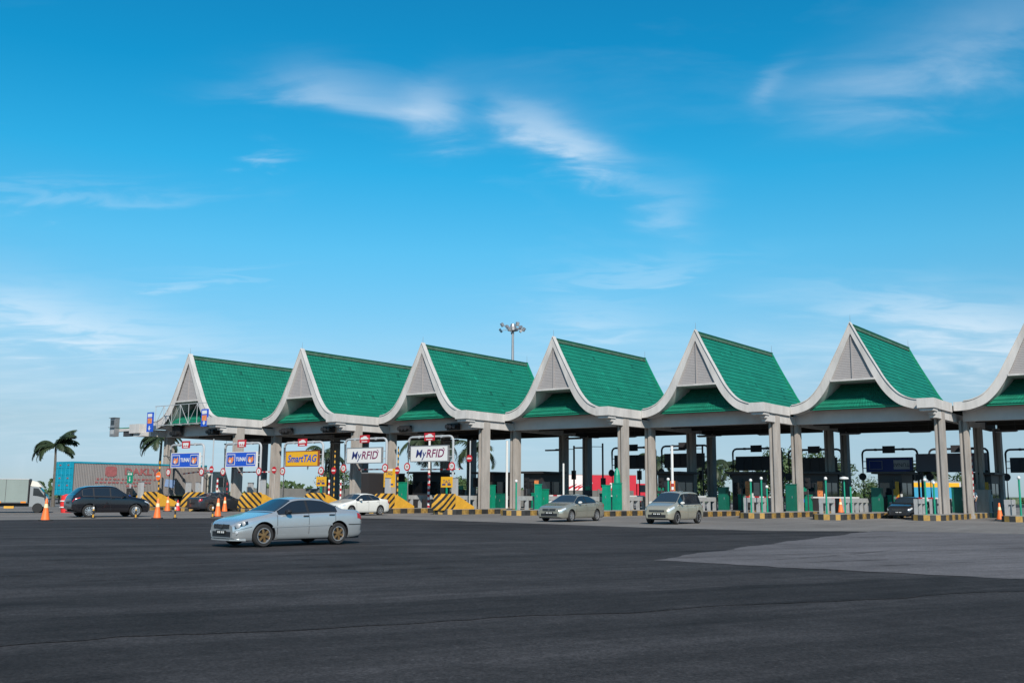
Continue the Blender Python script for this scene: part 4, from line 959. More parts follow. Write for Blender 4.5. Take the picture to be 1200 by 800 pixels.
def variant(base, **kw):
    d = dict(base); d.update(kw); return d
def scaled(base, sl, sw, sh, **kw):
    d = dict(base)
    for k_ in ('zt', 'zb', 'zs'): d[k_] = [(x * sl, z * sh) for x, z in base[k_]]
    d['hw'] = [(x * sl, f) for x, f in base['hw']]
    for k_ in ('cowl', 'roof0', 'roof1', 'deck', 'L'): d[k_] = base[k_] * sl
    d['W'] *= sw; d['H'] *= sh; d['gh'] *= sh; d['axles'] = tuple(a * sl for a in base['axles']); d['windows'] = [(a * sl, b * sl) for a, b in base['windows']]
    h = base['head']; d['head'] = (h[0] * sl, h[1] * sl, h[2], h[3]); h = base['tail']; d['tail'] = (h[0] * sl, h[1] * sl, h[2], h[3])
    d['gaps'] = tuple(a * sl for a in base['gaps']); d['handles'] = tuple(a * sl for a in base['handles']); g = base['grille']; d['grille'] = (g[0] * sh, g[1] * sh, g[2] * sw); d['rearplate'] *= sh
    d.update(kw); return d
mpv = dict(L=4.14, W=1.66, H=1.69, r=.32, axles=(1.33, -1.32), gh=.56, tumble=.16, cowl=1.28, roof0=.42, roof1=-1.78, deck=-2.0,
  zt=[(-2.07, .70), (-2.055, 1.0), (-2.0, 1.12), (-1.80, 1.60), (-1.6, 1.655), (-.6, 1.69), (.1, 1.675), (.42, 1.62), (1.28, 1.09), (1.5, 1.03), (1.85, .93), (2.0, .84), (2.07, .70)],
  zb=[(-2.07, .66), (-2.03, .92), (-1.6, 1.0), (0, .98), (1.2, .985), (1.6, .92), (1.95, .80), (2.07, .66)],
  zs=[(-2.07, .40), (-2.0, .30), (-1.7, .24), (1.7, .23), (1.95, .25), (2.07, .32)],
  hw=[(-2.07, .86), (-2.04, .92), (-1.9, .97), (-1.3, 1), (1.2, 1), (1.6, .975), (1.85, .92), (2.0, .83), (2.07, .70)],
  windows=[(.10, 1.02), (-.95, .02), (-1.72, -1.03)], head=(1.62, 2.02, 5.0, 6.6), tail=(-2.04, -1.86, 4.9, 6.9), gaps=(1.08, .06, -.98), handles=(.2, -.8), grille=(.62, .10, .42), rearplate=.75, moulding=0, spokes=7)
suv = dict(L=4.52, W=1.85, H=1.69, r=.36, axles=(1.34, -1.32), gh=.50, tumble=.20, cowl=1.0, roof0=.22, roof1=-1.62, deck=-2.06,
  zt=[(-2.26, .80), (-2.24, 1.06), (-2.16, 1.16), (-2.05, 1.24), (-1.66, 1.58), (-1.3, 1.66), (-.4, 1.69), (0, 1.68), (.22, 1.64), (1.0, 1.14), (1.3, 1.08), (1.9, .98), (2.15, .86), (2.26, .70)],
  zb=[(-2.26, .74), (-2.2, .98), (-1.7, 1.10), (-.5, 1.07), (1.0, 1.03), (1.7, .93), (2.1, .80), (2.26, .66)],
  zs=[(-2.26, .48), (-2.1, .34), (-1.8, .27), (1.8, .26), (2.1, .28), (2.26, .36)],
  hw=[(-2.26, .78), (-2.2, .88), (-2.0, .95), (-1.4, 1), (1.3, 1), (1.8, .97), (2.08, .90), (2.2, .80), (2.26, .68)],
  windows=[(-.10, .84), (-1.05, -.18), (-1.7, -1.13)], head=(1.85, 2.2, 5.2, 6.4), tail=(-2.23, -1.85, 5.3, 6.3), gaps=(.9, -.14, -1.08), handles=(-.02, -.95), grille=(.60, .2, .5), rearplate=.72, moulding=0, spokes=10)
def head(dx, dy): return math.atan2(dy, dx)
# silver-blue saloon in the foreground
h_ = head(-.70, -.714); f_ = Vector((-.70, -.714, 0)).normalized(); s_ = Vector((f_.y, -f_.x, 0))
ctr = Vector((-5.83, 28.99, 0)) + s_ * .86
t, c, body = make_car('saloon_car', 'ice silver four door saloon with bronze wheels crossing the dark asphalt', variant(sedan, handle_mat='black_plastic', lamp='glass_dark', spokes=6, r=.325), 'paint_ice_silver', 'rim_bronze', ctr, h_, chrome_grille=True, mirror='black_plastic')
L = sedan['L'] / 2
MB().prism([(-.34, .54), (0, .50), (.34, .54), (.40, .64), (-.40, .64)], 'x', L - .03, L + .016).build('grille_surround', 'black_plastic', body)
MB().add([(L + .03, -.20, .655), (L + .03, -.15, .655), (L + .03, 0, .54), (L + .03, 0, .51)], [(0, 1, 2, 3)]).build('badge_wing', 'chrome', body); MB().add([(L + .03, .20, .655), (L + .03, .15, .655), (L + .03, 0, .54), (L + .03, 0, .51)], [(3, 2, 1, 0)]).build('badge_wing', 'chrome', body)
for sd in (1, -1):
    for (x, u) in ((2.13, 5.75), (2.0, 5.8)):
        p = c.P(x, u, sd); q = c.P(x + .02, u, sd) - c.P(x - .02, u, sd); q.normalize(); n = Vector((q.y * -1 if sd > 0 else q.y, abs(q.x), 0)); n = Vector((.75, sd * .65, .15)).normalized()
        lens = MB().lathe([(.075, 0), (.07, .012), (.03, .02)], 14).build('lamp_bowl', 'steel_grey', body, smooth=40); lens.location = p + n * .005; lens.rotation_euler = n.to_track_quat('Z', 'Y').to_euler()
    p = c.P(2.13, 3.3, sd); fo = MB().lathe([(.055, -.02), (.055, .015), (.03, .025)], 12, axis='x').build('fog_lamp', 'lamp_lens', body); fo.location = p + Vector((.03, -sd * .04, .02))
    c.patch('side_skirt', -.85, .95, 2.05, 3.0, sd, 'paint_ice_silver', body, off=.03, nx=20, nu=4)
    c.patch('bumper_line', -2.21, -1.62, 3.95, 4.05, sd, 'black_plastic', body, off=.004, nx=10, nu=1); c.patch('bumper_line', 1.75, 2.2, 4.45, 4.52, sd, 'black_plastic', body, off=.004, nx=10, nu=1)
    c.patch('rear_skirt', -2.20, -1.66, 2.0, 3.1, sd, 'paint_ice_silver', body, off=.03, nx=10, nu=4)
MB().prism([(-.62, L - .1), (-.45, L + .05), (.45, L + .05), (.62, L - .1)], 'z', .20, .25).build('front_lip', 'paint_ice_silver', body).rotation_euler = (0, 0, 0)
t.scale = (.955, .955, .96)
bpy.data.objects.remove([o for o in body.children if o.name.startswith('front_lip')][0])
MB().add([(x, y, z) for z in (.19, .235) for (x, y) in ((L - .32, .80), (L - .08, .70), (L + .03, .50), (L + .05, 0), (L + .03, -.50), (L - .08, -.70), (L - .32, -.80))], [tuple(range(7)), tuple(range(13, 6, -1))] + [(q, q + 1, q + 8, q + 7) for q in range(6)] + [(6, 0, 7, 13)]).build('front_lip', 'paint_ice_silver', body)
MB().box(.45, .75, -.7, .2, .97, 1.03).build('dash_top', 'steel_pale', body)
# silver and beige cars leaving the plaza
f2 = Vector((-.56, -.83, 0)).normalized(); s2 = Vector((f2.y, -f2.x, 0))
camry = scaled(sedan, 1.07, 1.03, 1.045, grille=(.58, .12, .40), moulding=2, spokes=7)
make_car('silver_sedan', 'champagne silver sedan leaving the plaza left of the minivan', camry, 'paint_champagne', 'rim_silver', Vector((4.13, 56.3, 0)) + s2 * .9, head(f2.x, f2.y), mirror='paint_white_car', chrome_grille=True)
make_car('minivan', 'beige minivan with black wheels leaving the plaza right of silver sedan', mpv, 'paint_beige', 'rim_dark', Vector((9.2, 52.9, 0)) + s2 * .8, head(f2.x, f2.y), mirror='paint_white_car')
# white saloon, black crossover, dark saloon
f3 = (-T).normalized(); s3 = Vector((f3.y, -f3.x, 0))
white_sp = scaled(sedan, 1.02, 1.02, 1.03, moulding=0, grille=(.55, .1, .35), spokes=7)
make_car('white_sedan', 'white sedan behind the boot of the ice silver saloon', white_sp, 'paint_white_car', 'rim_silver', Vector((-8.71, 68.25, 0)) + f3 * 1.27 + s3 * .9, head(f3.x, f3.y))
f4 = Vector((.77, .64, 0)).normalized(); s4 = Vector((f4.y, -f4.x, 0))
make_car('black_crossover', 'glossy black crossover at the left edge of the apron', scaled(suv, .99, 1.0, 1.07), 'paint_black_car', 'rim_silver', Vector((-22.96, 58.8, 0)) - s4 * .9 + Vector((0, 0, 0)), head(f4.x, f4.y))
dark_sp = scaled(sedan, 1.03, 1.02, 1.03, moulding=0, spokes=7)
make_car('graphite_sedan', 'dark graphite sedan entering the lane between striped cushions', dark_sp, 'paint_graphite', 'rim_bronze', loc(2, -2.5, -5.5), head(T.x, T.y))

def truck_wheel(par, x, y, r_=.5, w=.3, nm='wheel'):
    o = MB(); o.lathe([(r_ * .55, y - w / 2), (r_ * .95, y - w / 2), (r_, y - w / 2 + .04), (r_, y + w / 2 - .04), (r_ * .95, y + w / 2), (r_ * .55, y + w / 2)], 22, (x, 0, r_), 'y')
    o.lathe([(r_ * .56, y - w / 2 + .03), (r_ * .3, y - w / 2 + .1), (.08, y - w / 2 + .02)], 16, (x, 0, r_), 'y', 1); o.lathe([(.08, y + w / 2 - .02), (r_ * .3, y + w / 2 - .1), (r_ * .56, y + w / 2 - .03)], 16, (x, 0, r_), 'y', 1)
    return o.build(nm, ['rubber', 'steel_grey'], par, smooth=35)
# container lorry entering the first lane (x forward)
cl_ = thing('container_lorry', 'articulated lorry with grey container and turquoise doors at far left', 'lorry', loc(1, -2.5, -8.9), head(T.x, T.y))
mat('container_grey', (0.185, 0.17, 0.165), .6, var=.16, scale=1.2, stretch=(1, 1, .3)); mat('turquoise', (0.0, 0.25, 0.36), .5, var=.2, scale=2); mat('faded_red', (0.28, 0.085, 0.085), .6, var=.2, scale=4); mat('pale_blue_print', (0.2, 0.3, 0.5), .6)
cont = MB(); CL = 12.2; z0, z1 = 1.15, 3.72
for sd in (-1, 1):
    n = 88; vs = []
    for q in range(n * 4 + 1):
        ph = q % 4; y = sd * (1.2 - (.04 if ph in (2, 3) else 0)); vs += [(.1 + (CL - .2) * q / (n * 4), y, z0 + .12), (.1 + (CL - .2) * q / (n * 4), y, z1 - .1)]
    cont.add(vs, [(2 * q, 2 * q + 2, 2 * q + 3, 2 * q + 1) for q in range(n * 4)])
cont.box(.1, CL - .1, -1.14, 1.14, z0 + .05, z1 - .06); cb = cont.build('container', 'container_grey', cl_)
fr_ = MB()
for y in (-1.22, 1.1): fr_.box(.0, CL, y, y + .12, z1 - .12, z1); 
fr_.build('top_rail', 'turquoise', cb)
b_ = MB()
for y in (-1.22, 1.1): b_.box(.0, CL, y, y + .12, z0, z0 + .14)
b_.box(CL - .1, CL, -1.21, 1.21, z0, z1 - .01); b_.build('bottom_rail', 'container_grey', cb)
for sd in (-1, 1):
    d = MB().box(-.02, .06, sd * .02 if sd > 0 else -1.21, 1.21 if sd > 0 else -.02, z0, z1 - .0).build('door', 'turquoise', cb)
    for y in (.3, .85): MB().tube((-.05, sd * y, z0 + .05), (-.05, sd * y, z1 - .05), .028, .028, 6).build('lock_bar', 'turquoise', d)
    for z in (z0 + .5, z0 + 1.0, z0 + 1.6, z0 + 2.1): MB().box(-.045, -.02, sd * .12 if sd > 0 else -1.12, 1.12 if sd > 0 else -.12, z - .03, z + .03).build('rib', 'turquoise', d)
    for z in (z0 + .75, z0 + 1.3, z0 + 2.3): MB().box(-.05, -.022, sd * .58 - .1, sd * .58 + .1, z - .05, z + .05).build('door_mark', 'faded_red', d)
yl = -1.212
MB().prism([(2.7, 2.75), (2.9, 2.62), (3.5, 2.62), (3.7, 2.75), (3.7, 3.3), (3.5, 3.42), (2.9, 3.42), (2.7, 3.3)], 'y', yl - .004, yl + .01).build('logo_disc', 'faded_red', cb)
text('DAKLY', .72, 'faded_red', cb, (5.9, yl - .006, 3.02), (R(90), 0, 0), sx=1.35, bold=.02)
for (x0, x1, z) in ((2.0, 7.8, 2.42), (1.9, 7.0, 2.16), (4.6, 6.4, 1.9)):
    for q in range(int((x1 - x0) / .36)): MB().box(x0 + q * .36, x0 + q * .36 + random.uniform(.16, .28), yl - .006, yl + .008, z - .06, z + .06).build('small_print', 'faded_red', cb)
MB().prism([(8.1, 1.9), (9.0, 1.75), (9.1, 2.4), (8.2, 2.5)], 'y', yl - .006, yl + .008).build('blue_mark', 'pale_blue_print', cb)
ch = MB(); ch.box(.2, CL + 1.0, -.45, .45, .85, 1.12); ch.box(.1, .3, -1.15, 1.15, .45, .6); ch.box(.15, .25, -.9, -.8, .5, 1.1); ch.box(.15, .25, .8, .9, .5, 1.1)
for x in (4.2, 7.6): ch.box(x, x + 3.0, -1.1, -1.04, .55, .62); ch.box(x, x + 3.0, -1.1, -1.04, .85, .92)
ch.build('chassis', 'black_plastic', cl_)
for x in (1.4, 2.7, 4.0, 10.2, 11.4):
    for y in (-.98, .98): truck_wheel(cl_, x, y)
tr = MB(); tr.prism([(CL + .5, .6), (CL + .5, 2.9), (CL + .9, 3.2), (CL + 2.0, 3.2), (CL + 2.45, 2.1), (CL + 2.5, .5)], 'y', -1.2, 1.2); cbb = tr.build('cab', mat('cab_cream', (.55, .55, .5), .4), cl_)
MB().box(CL + 1.1, CL + 2.0, -1.21, 1.21, 1.9, 2.7).build('side_window', 'glass_dark', cbb); MB().add([(CL + 2.06, y, z) if z > 2.5 else (CL + 2.47, y, z) for (y, z) in ((-1.1, 3.08), (1.1, 3.08), (1.1, 2.12), (-1.1, 2.12))], [(0, 1, 2, 3)]).build('windscreen', 'glass_dark', cbb)
for y in (-1.0, 1.0): truck_wheel(cl_, CL + 1.7, y)
rb = tag(MB().lathe([(.16, 0), (.2, .3), (.17, .6), (.05, .66)], 12).build('red_barrel', 'red_plastic', None, loc=(-30.5, 70.0, 0), smooth=40), 'red plastic barrel just behind the black crossover', 'barrel'); rb.scale = (2.2, 2.2, 1.9)
for z in (.2, .42): MB().lathe([(.21, z - .02), (.21, z + .02)], 12).build('band', 'white_sheet', rb)
# small box lorry at the left edge (x forward)
fb = Vector((.94, .34, 0)).normalized()
bt = thing('box_lorry', 'small grey green box lorry with pale cab cut off by left edge', 'lorry', Vector((-32.0, 68.8, 0)) - fb * 3.35 + Vector((-.2, .7, 0)), head(fb.x, fb.y))
mat('box_green_grey', (0.19, 0.23, 0.215), .6, var=.08, scale=1.0); mat('cab_grey', (0.22, 0.235, 0.245), .35, coat=.5); mat('cab_pale', (0.62, 0.58, 0.5), .5)
bx = MB().box(-.4, 2.72, -.86, .86, .66, 2.26).build('cargo_box', 'box_green_grey', bt)
for x in (.45, 1.35): MB().box(x - .012, x + .012, -.868, .868, .7, 2.22).build('panel_joint', 'post_dark', bx)
MB().box(-.42, 2.74, -.875, .875, 2.22, 2.275).build('top_trim', 'steel_pale', bx); MB().box(-.42, 2.74, -.875, .875, .64, .70).build('bottom_trim', 'post_dark', bx); MB().box(2.70, 2.76, -.87, .87, .7, 2.2).build('front_panel', 'black_plastic', bx)
for x in (.8, 2.3): MB().box(x, x + .32, -.885, -.86, .66, .76).build('side_lamp', 'amber_lens', bx)
cabp = [(2.82, .42), (2.82, 1.75), (3.0, 1.78), (3.35, 1.74), (3.85, 1.12), (3.97, .95), (3.98, .42)]
cbt = MB().prism(cabp, 'y', -.80, .80).build('cab', 'cab_grey', bt)
MB().prism([(2.82, 1.79), (2.9, 2.16), (3.25, 2.05), (3.55, 1.72)], 'y', -.7, .7).build('wind_deflector', 'cab_pale', cbt)
MB().prism([(3.02, 1.15), (3.02, 1.66), (3.33, 1.64), (3.72, 1.14), (3.72, 1.02), (3.3, 1.12)], 'y', -.808, .808).build('side_window', 'glass_dark', cbt)
MB().add([(3.40, -.72, 1.70), (3.40, .72, 1.70), (3.86, .72, 1.13), (3.86, -.72, 1.13)], [(0, 1, 2, 3)]).build('windscreen', 'glass_dark', cbt)
for sd in (-1, 1):
    MB().box(3.88, 4.0, sd * .55 - .14, sd * .55 + .14, .68, .86).build('headlight', 'lamp_lens', cbt); MB().box(3.72, 3.78, sd * .98 - .1, sd * .98 + .1, 1.0, 1.42).build('mirror', 'black_plastic', cbt)
MB().box(-.3, 3.6, -.4, .4, .42, .62).build('chassis', 'black_plastic', bt); MB().box(1.3, 1.9, -.78, -.5, .3, .45).build('tool_box', 'yellow_paint', bt)
for (x) in (.45, 3.35):
    for y in (-.72, .72): truck_wheel(bt, x, y, .33, .22)
# dark van in the yellow lane, red trailer, lorries beyond the plaza
def box_vehicle(name, label, p, hd, Lb, Wb, z0, z1, m, cab_m, extra=None, cat='lorry'):
    t = thing(name, label, cat, p, hd)
    b = MB().box(0, Lb, -Wb / 2, Wb / 2, z0, z1).build('cargo_box', m, t)
    MB().box(-.02, Lb + .02, -Wb / 2 - .015, Wb / 2 + .015, z1 - .08, z1 + .01).build('top_trim', 'steel_grey', b); MB().box(-.02, Lb + .02, -Wb / 2 - .015, Wb / 2 + .015, z0 - .02, z0 + .1).build('bottom_trim', 'post_dark', b)
    c = MB().prism([(Lb + .12, .5), (Lb + .12, z1 * .72), (Lb + 1.2, z1 * .72), (Lb + 1.75, z1 * .42), (Lb + 1.8, .5)], 'y', -Wb / 2 + .06, Wb / 2 - .06).build('cab', cab_m, t)
    MB().prism([(Lb + .5, z1 * .45), (Lb + .5, z1 * .68), (Lb + 1.15, z1 * .68), (Lb + 1.55, z1 * .45)], 'y', -Wb / 2 + .05, Wb / 2 - .05).build('side_window', 'glass_dark', c)
    MB().box(-.1, Lb + 1.5, -.4, .4, .5, z0).build('chassis', 'black_plastic', t)
    MB().box(-.04, 0, -Wb / 2 + .1, -.03, z0 + .12, z1 - .12).build('rear_door', m, b); MB().box(-.04, 0, .03, Wb / 2 - .1, z0 + .12, z1 - .12).build('rear_door', m, b)
    for x in (.9, Lb + .9):
        for y in (-Wb / 2 + .18, Wb / 2 - .18): truck_wheel(t, x, y, .42, .26)
    if extra: extra(t, b)
    return t
def notice(t, b): MB().box(-.06, -.041, .1, .75, 1.4, 2.1).build('notice', 'concrete_column', b)
box_vehicle('dark_lorry', 'black box lorry seen from behind under the yellow lane sign', loc(2, 2.5, 4.5), head(T.x, T.y), 4.2, 2.3, .7, 3.1, 'booth_dark', 'booth_dark', notice)
mat('trailer_red', (0.45, 0.012, 0.03), .4, var=.05); mat('trailer_white', (0.72, 0.62, 0.60), .45)
def red_art(t, b):
    y = -1.26; MB().prism([(.0, .98), (.0, 3.8), (2.6, 3.8), (2.1, 2.4), (2.5, .98)], 'y', y, y + .02).build('white_end', 'trailer_white', b)
    for (q, w) in ((.5, .5), (1.2, .45), (1.7, .3)): MB().prism([(q - .5, 1.9), (q + .6, 2.5 + w * .4), (q + .75, 2.7), (q - .3, 2.35)], 'y', y - .008, y - .001).build('swoosh', 'trailer_red', b)
    MB().prism([(.0, .98), (.0, 1.7), (1.2, 2.0), (2.3, 1.8), (2.3, .98)], 'y', y - .008, y - .001).build('swoosh', 'trailer_red', b)
    text('E', .95, 'white_sheet', b, (2.75, y - .016, 2.5), (R(90), 0, 0), shear=.25, bold=.03); text('TER', .85, 'white_sheet', b, (5.9, y - .016, 2.5), (R(90), 0, 0), shear=.25, bold=.03)
    for x in (2.0, 2.6, 5.5, 6.2): MB().box(x, x + .45, y - .016, y, 1.42, 1.58).build('small_print', 'white_sheet', b)
box_vehicle('red_lorry', 'red and white box lorry parked beyond the fourth roof', (6.9, 127, 0), 0.05, 8.6, 2.5, .95, 3.9, 'trailer_red', 'trailer_red', red_art)
mat('lorry_blue', (0.03, 0.25, 0.40), .5); 
def bands(t, b):
    MB().box(.1, 5.0, -1.22, -1.2, 2.4, 2.85).build('yellow_band', 'yellow_sheet', b); MB().box(.1, 5.0, -1.22, -1.2, 1.3, 2.39).build('blue_band', 'lorry_blue', b)
box_vehicle('banded_lorry', 'lorry with yellow and blue side bands beyond the sixth roof', (40.5, 104, 0), 0.1, 5.2, 2.4, .9, 3.0, 'steel_pale', 'cab_grey', bands)
box_vehicle('white_lorry', 'white box lorry beyond the far right sunlit columns', (45.2, 112, 0), 0.1, 2.6, 2.4, .9, 3.0, 'white_sheet', 'white_sheet')

make_car('dark_hatchback', 'dark car waiting at the boom under the right half of sixth roof', scaled(sedan, .95, 1.0, 1.03, moulding=0, spokes=7), 'paint_graphite', 'rim_silver', loc(6, 2.5, 2.6), head(-T.x, -T.y))
make_car('blue_hatchback', 'dark blue car deep in the lane under right half of fifth roof', scaled(sedan, .95, 1.0, 1.05, moulding=0, spokes=7), paint('paint_navy', (.03, .06, .16), .4, .3), 'rim_silver', loc(5, 2.5, 13.5), head(-T.x, -T.y))
# === BACKGROUND ===
# ------------------------------------------------------------------ trees, mast, far setting, person
def frond(mb, base, az_, el0, length, droop, wid=.55):
    d = Vector((math.cos(az_), math.sin(az_), 0)); n = 26; pts = []
    for q in range(n + 1):
        u = q / n; an = el0 - droop * u ** 1.25
        pts.append(an)
    p = Vector(base); P = [p.copy()]
    for an in pts[1:]:
        p = p + (d * math.cos(an) + Vector((0, 0, math.sin(an)))) * (length / n); P.append(p.copy())
    sd = Vector((-d.y, d.x, 0))
    for q in range(n):
        w = .02 * (1 - q / n) + .006; mb.add([P[q] + sd * w, P[q] - sd * w, P[q + 1] - sd * w, P[q + 1] + sd * w], [(0, 1, 2, 3)])
    for q in range(2, n + 1):
        for rep in range(2):
            u = (q - rep * .5) / n; ll = wid * (math.sin(PI * min(1, u * .86 + .1)) ** .7) * random.uniform(.8, 1.15); b = P[q - 1].lerp(P[q], 1 - rep * .5); tan = (P[q] - P[q - 1]).normalized()
            for s_ in (-1, 1):
                dr = random.uniform(.5, 1.1); o = (sd * s_ * 1.0 + tan * .75 + Vector((0, 0, -dr))).normalized() * ll
                wv = tan * .045; mb.add([b - wv, b + wv, b + o * .6 + wv * .9, b + o, b + o * .6 - wv * .9], [(0, 1, 2, 3, 4)])
def palm(p, h, label, n=11, length=2.6, seed=0, spread=1.0, group='coconut palms', fr=None, trunk_r=.17):
    random.seed(seed); t = thing('palm_tree', label, 'palm', p, 0, group)
    lean = Vector((random.uniform(-.25, .25), random.uniform(-.2, .2), 0)); pts = []; rad = []
    for q in range(15):
        u = q / 14; pts.append(lean * u * u + Vector((0, 0, h * u))); rad.append((trunk_r * 1.35 - trunk_r * .75 * u ** .6) * (1.06 if q % 2 else .97))
    MB().path(pts, rad, 9).build('trunk', 'bark', t, smooth=60)
    top = pts[-1]; cr = MB()
    for q in range(n):
        if fr: a, e, l, dr = fr[q]
        else: a = 2 * PI * q / n + random.uniform(-.25, .25); e = random.uniform(.15, 1.25); l = length * random.uniform(.85, 1.1); dr = random.uniform(1.5, 2.5)
        frond(cr, top, a, e, l, dr * spread, wid=.26 * length + .2)
    cr.build('crown', 'palm_leaf', t, kind=None)
    return t
# fronds blown to the left on the palm at the far left: (azimuth, start elevation, length, droop)
F = [(a, e, l * .86, d) for a, e, l, d in [(PI, .95, 3.2, 2.6), (PI + .15, .35, 3.3, 2.0), (PI - .3, .7, 3.2, 2.9), (.2, 1.35, 2.9, 1.3), (.35, .95, 2.7, 1.7), (-.2, 1.15, 2.9, 1.5), (-.1, .3, 2.6, 1.4), (.9, 1.2, 2.4, 1.2), (PI + .5, .15, 2.9, 2.0), (-.7, .6, 2.3, 1.8), (.05, .0, 2.4, 1.1)]]
F = F + [(a + random.uniform(-.35, .35), e + random.uniform(-.25, .2), l * random.uniform(.8, 1), d) for a, e, l, d in F]
palm((-42.7, 95, 0), 5.6, 'wind-blown palm rising behind the turquoise container doors', n=len(F), fr=F, seed=3, trunk_r=.15)
F2 = [(PI, .8, 3.4, 2.7), (PI + .3, .3, 3.3, 2.2), (PI - .4, 1.0, 3.2, 2.9), (PI + .1, .0, 3.0, 1.6), (-.2, .3, 2.8, 2.2), (.4, .8, 2.6, 2.0), (1.5, .7, 2.8, 2.4), (-1.5, .5, 3.0, 2.3)]
F2 = F2 + [(a + random.uniform(-.35, .35), e + random.uniform(-.25, .2), l * random.uniform(.8, 1), d) for a, e, l, d in F2]
palm((-37.5, 108, 0), 7.0, 'wind-blown palm behind the far left column', n=len(F2), fr=F2, seed=5)
palm((-8.6, 108, 0), 6.6, 'palm hanging behind the second white lane sign', 13, 4.4, 11, 1.25)
palm((-3.9, 109, 0), 6.0, 'palm beside the column right of second white sign', 10, 3.6, 12, 1.2)
palm((15.5, 108, 0), 4.9, 'palm behind the fourth roof lanes, left of the minivan', 10, 2.8, 13)
palm((25.3, 112, 0), 4.4, 'small palm behind the booth under the fifth roof, left', 10, 2.6, 14)
palm((21.2, 108, 0), 4.4, 'small palm right of the minivan roof among dark columns', 10, 2.6, 24)
palm((34.2, 112, 0), 4.5, 'small palm behind the sixth roof dark columns', 10, 2.6, 15)
palm((46.2, 112, 0), 3.9, 'fan shaped palm beside the rightmost sunlit columns', 14, 2.4, 16, .8)
palm((-20.5, 112, 0), 5.4, 'palm behind the yellow lane sign', 11, 3.0, 17)
def tree(p, h, rx, label, seed, n=2600, trunk=.3):
    random.seed(seed); t = thing('broadleaf_tree', label, 'tree', p, 0, 'broadleaf trees beyond the plaza')
    tr = MB(); tr.path([(0, 0, 0), (.1, .05, h * .25), (.0, .1, h * .5)], [trunk, trunk * .8, trunk * .55], 8); lobes = []
    for q in range(16):
        a = random.uniform(0, 2 * PI); rr = rx * random.uniform(.15, .75); z = h * random.uniform(.32, .9); lobes.append((Vector((rr * math.cos(a), rr * math.sin(a), z)), rx * random.uniform(.24, .46)))
        if q < 7: tr.path([(0, .05, h * random.uniform(.25, .45)), lobes[-1][0] * .6 + Vector((0, 0, h * .15)), lobes[-1][0]], [trunk * .4, trunk * .25, .03], 6)
    tr.build('trunk', 'bark', t, smooth=60); cr = MB(); cr.shade = []
    for q in range(n):
        c, r_ = random.choice(lobes); v = Vector((random.gauss(0, 1), random.gauss(0, 1), random.gauss(0, .8))); v.normalize(); p_ = c + v * r_ * random.uniform(.55, 1.05)
        s_ = random.uniform(.10, .26); u = Vector((random.gauss(0, 1), random.gauss(0, 1), random.gauss(0, 1))).normalized(); w = u.cross(v); 
        if w.length < .05: continue
        w.normalize(); u = w.cross(v + u * .6).normalized()
        cr.add([p_ - u * s_, p_ + w * s_ * .5, p_ + u * s_, p_ - w * s_ * .5], [(0, 1, 2, 3)]); cr.shade.append(random.uniform(.6, 1.35))
    cr.build('crown', 'tree_leaf', t)
    return t
tree((30.5, 118, 0), 7.4, 4.2, 'bushy green tree between the columns below the fifth and sixth roofs', 21, 4200)
tree((37.5, 122, 0), 7.2, 3.8, 'bushy tree behind the dark sixth roof columns', 22, 3400)
tree((24.5, 124, 0), 5.2, 3.2, 'low tree behind the fifth roof booth', 23, 2400)
tree((54.5, 122, 0), 4.0, 2.4, 'small tree left of the far right dark columns', 26, 1800)
tree((-12.5, 126, 0), 3.4, 3.0, 'low bush like tree behind second white sign, left', 27, 1800)
tree((-6.0, 128, 0), 3.2, 3.0, 'low bush like tree behind second white sign, right', 28, 1800)
tree((-22, 128, 0), 4.2, 3.0, 'tree behind the yellow sign lane', 29, 1800)
tree((9.5, 140, 0), 3.6, 2.8, 'tree behind the red lorry', 30, 1600)
tree((60, 170, 0), 4.2, 3.5, 'far tree at the right edge of the photo', 31, 1500)
# far hedge line that reads as one mass
random.seed(41); hd = MB(); hd.shade = []
for q in range(9000):
    x = random.uniform(-260, 260); y = 225 + random.uniform(-3, 3) + 6 * math.sin(x * .03); top = 2.0 + 1.1 * math.sin(x * .11) + .8 * math.sin(x * .37 + 1); z = random.uniform(0, max(.6, top)); s_ = random.uniform(.3, .8)
    u = Vector((random.gauss(0, 1), random.gauss(0, .5), random.gauss(0, 1))).normalized() * s_; w = Vector((u.z, random.gauss(0, .3), -u.x)) * .6
    c = Vector((x, y, z)); hd.add([c - u, c + w, c + u, c - w], [(0, 1, 2, 3)]); hd.shade.append(random.uniform(.6, 1.3))
o = hd.build('far_hedge', 'tree_leaf'); tag(o, 'far hedge and scrub along the horizon', 'hedge'); o['kind'] = 'stuff'
# low concrete wall beyond the entry lanes
wl_ = thing('boundary_wall', 'low dark concrete wall beyond the entry lanes', 'wall', (-30, 116, 0), 0)
for q in range(11): MB().box(q * 4.0 + .02, q * 4.0 + 3.98, -.1, .1, 0, 1.9).build('wall_panel', mat('wall_dark', (.12, .12, .115), .9, var=.2, scale=.8), wl_); MB().box(q * 4.0 - .12, q * 4.0 + .12, -.18, .18, 0, 2.05).build('wall_post', 'wall_dark', wl_)
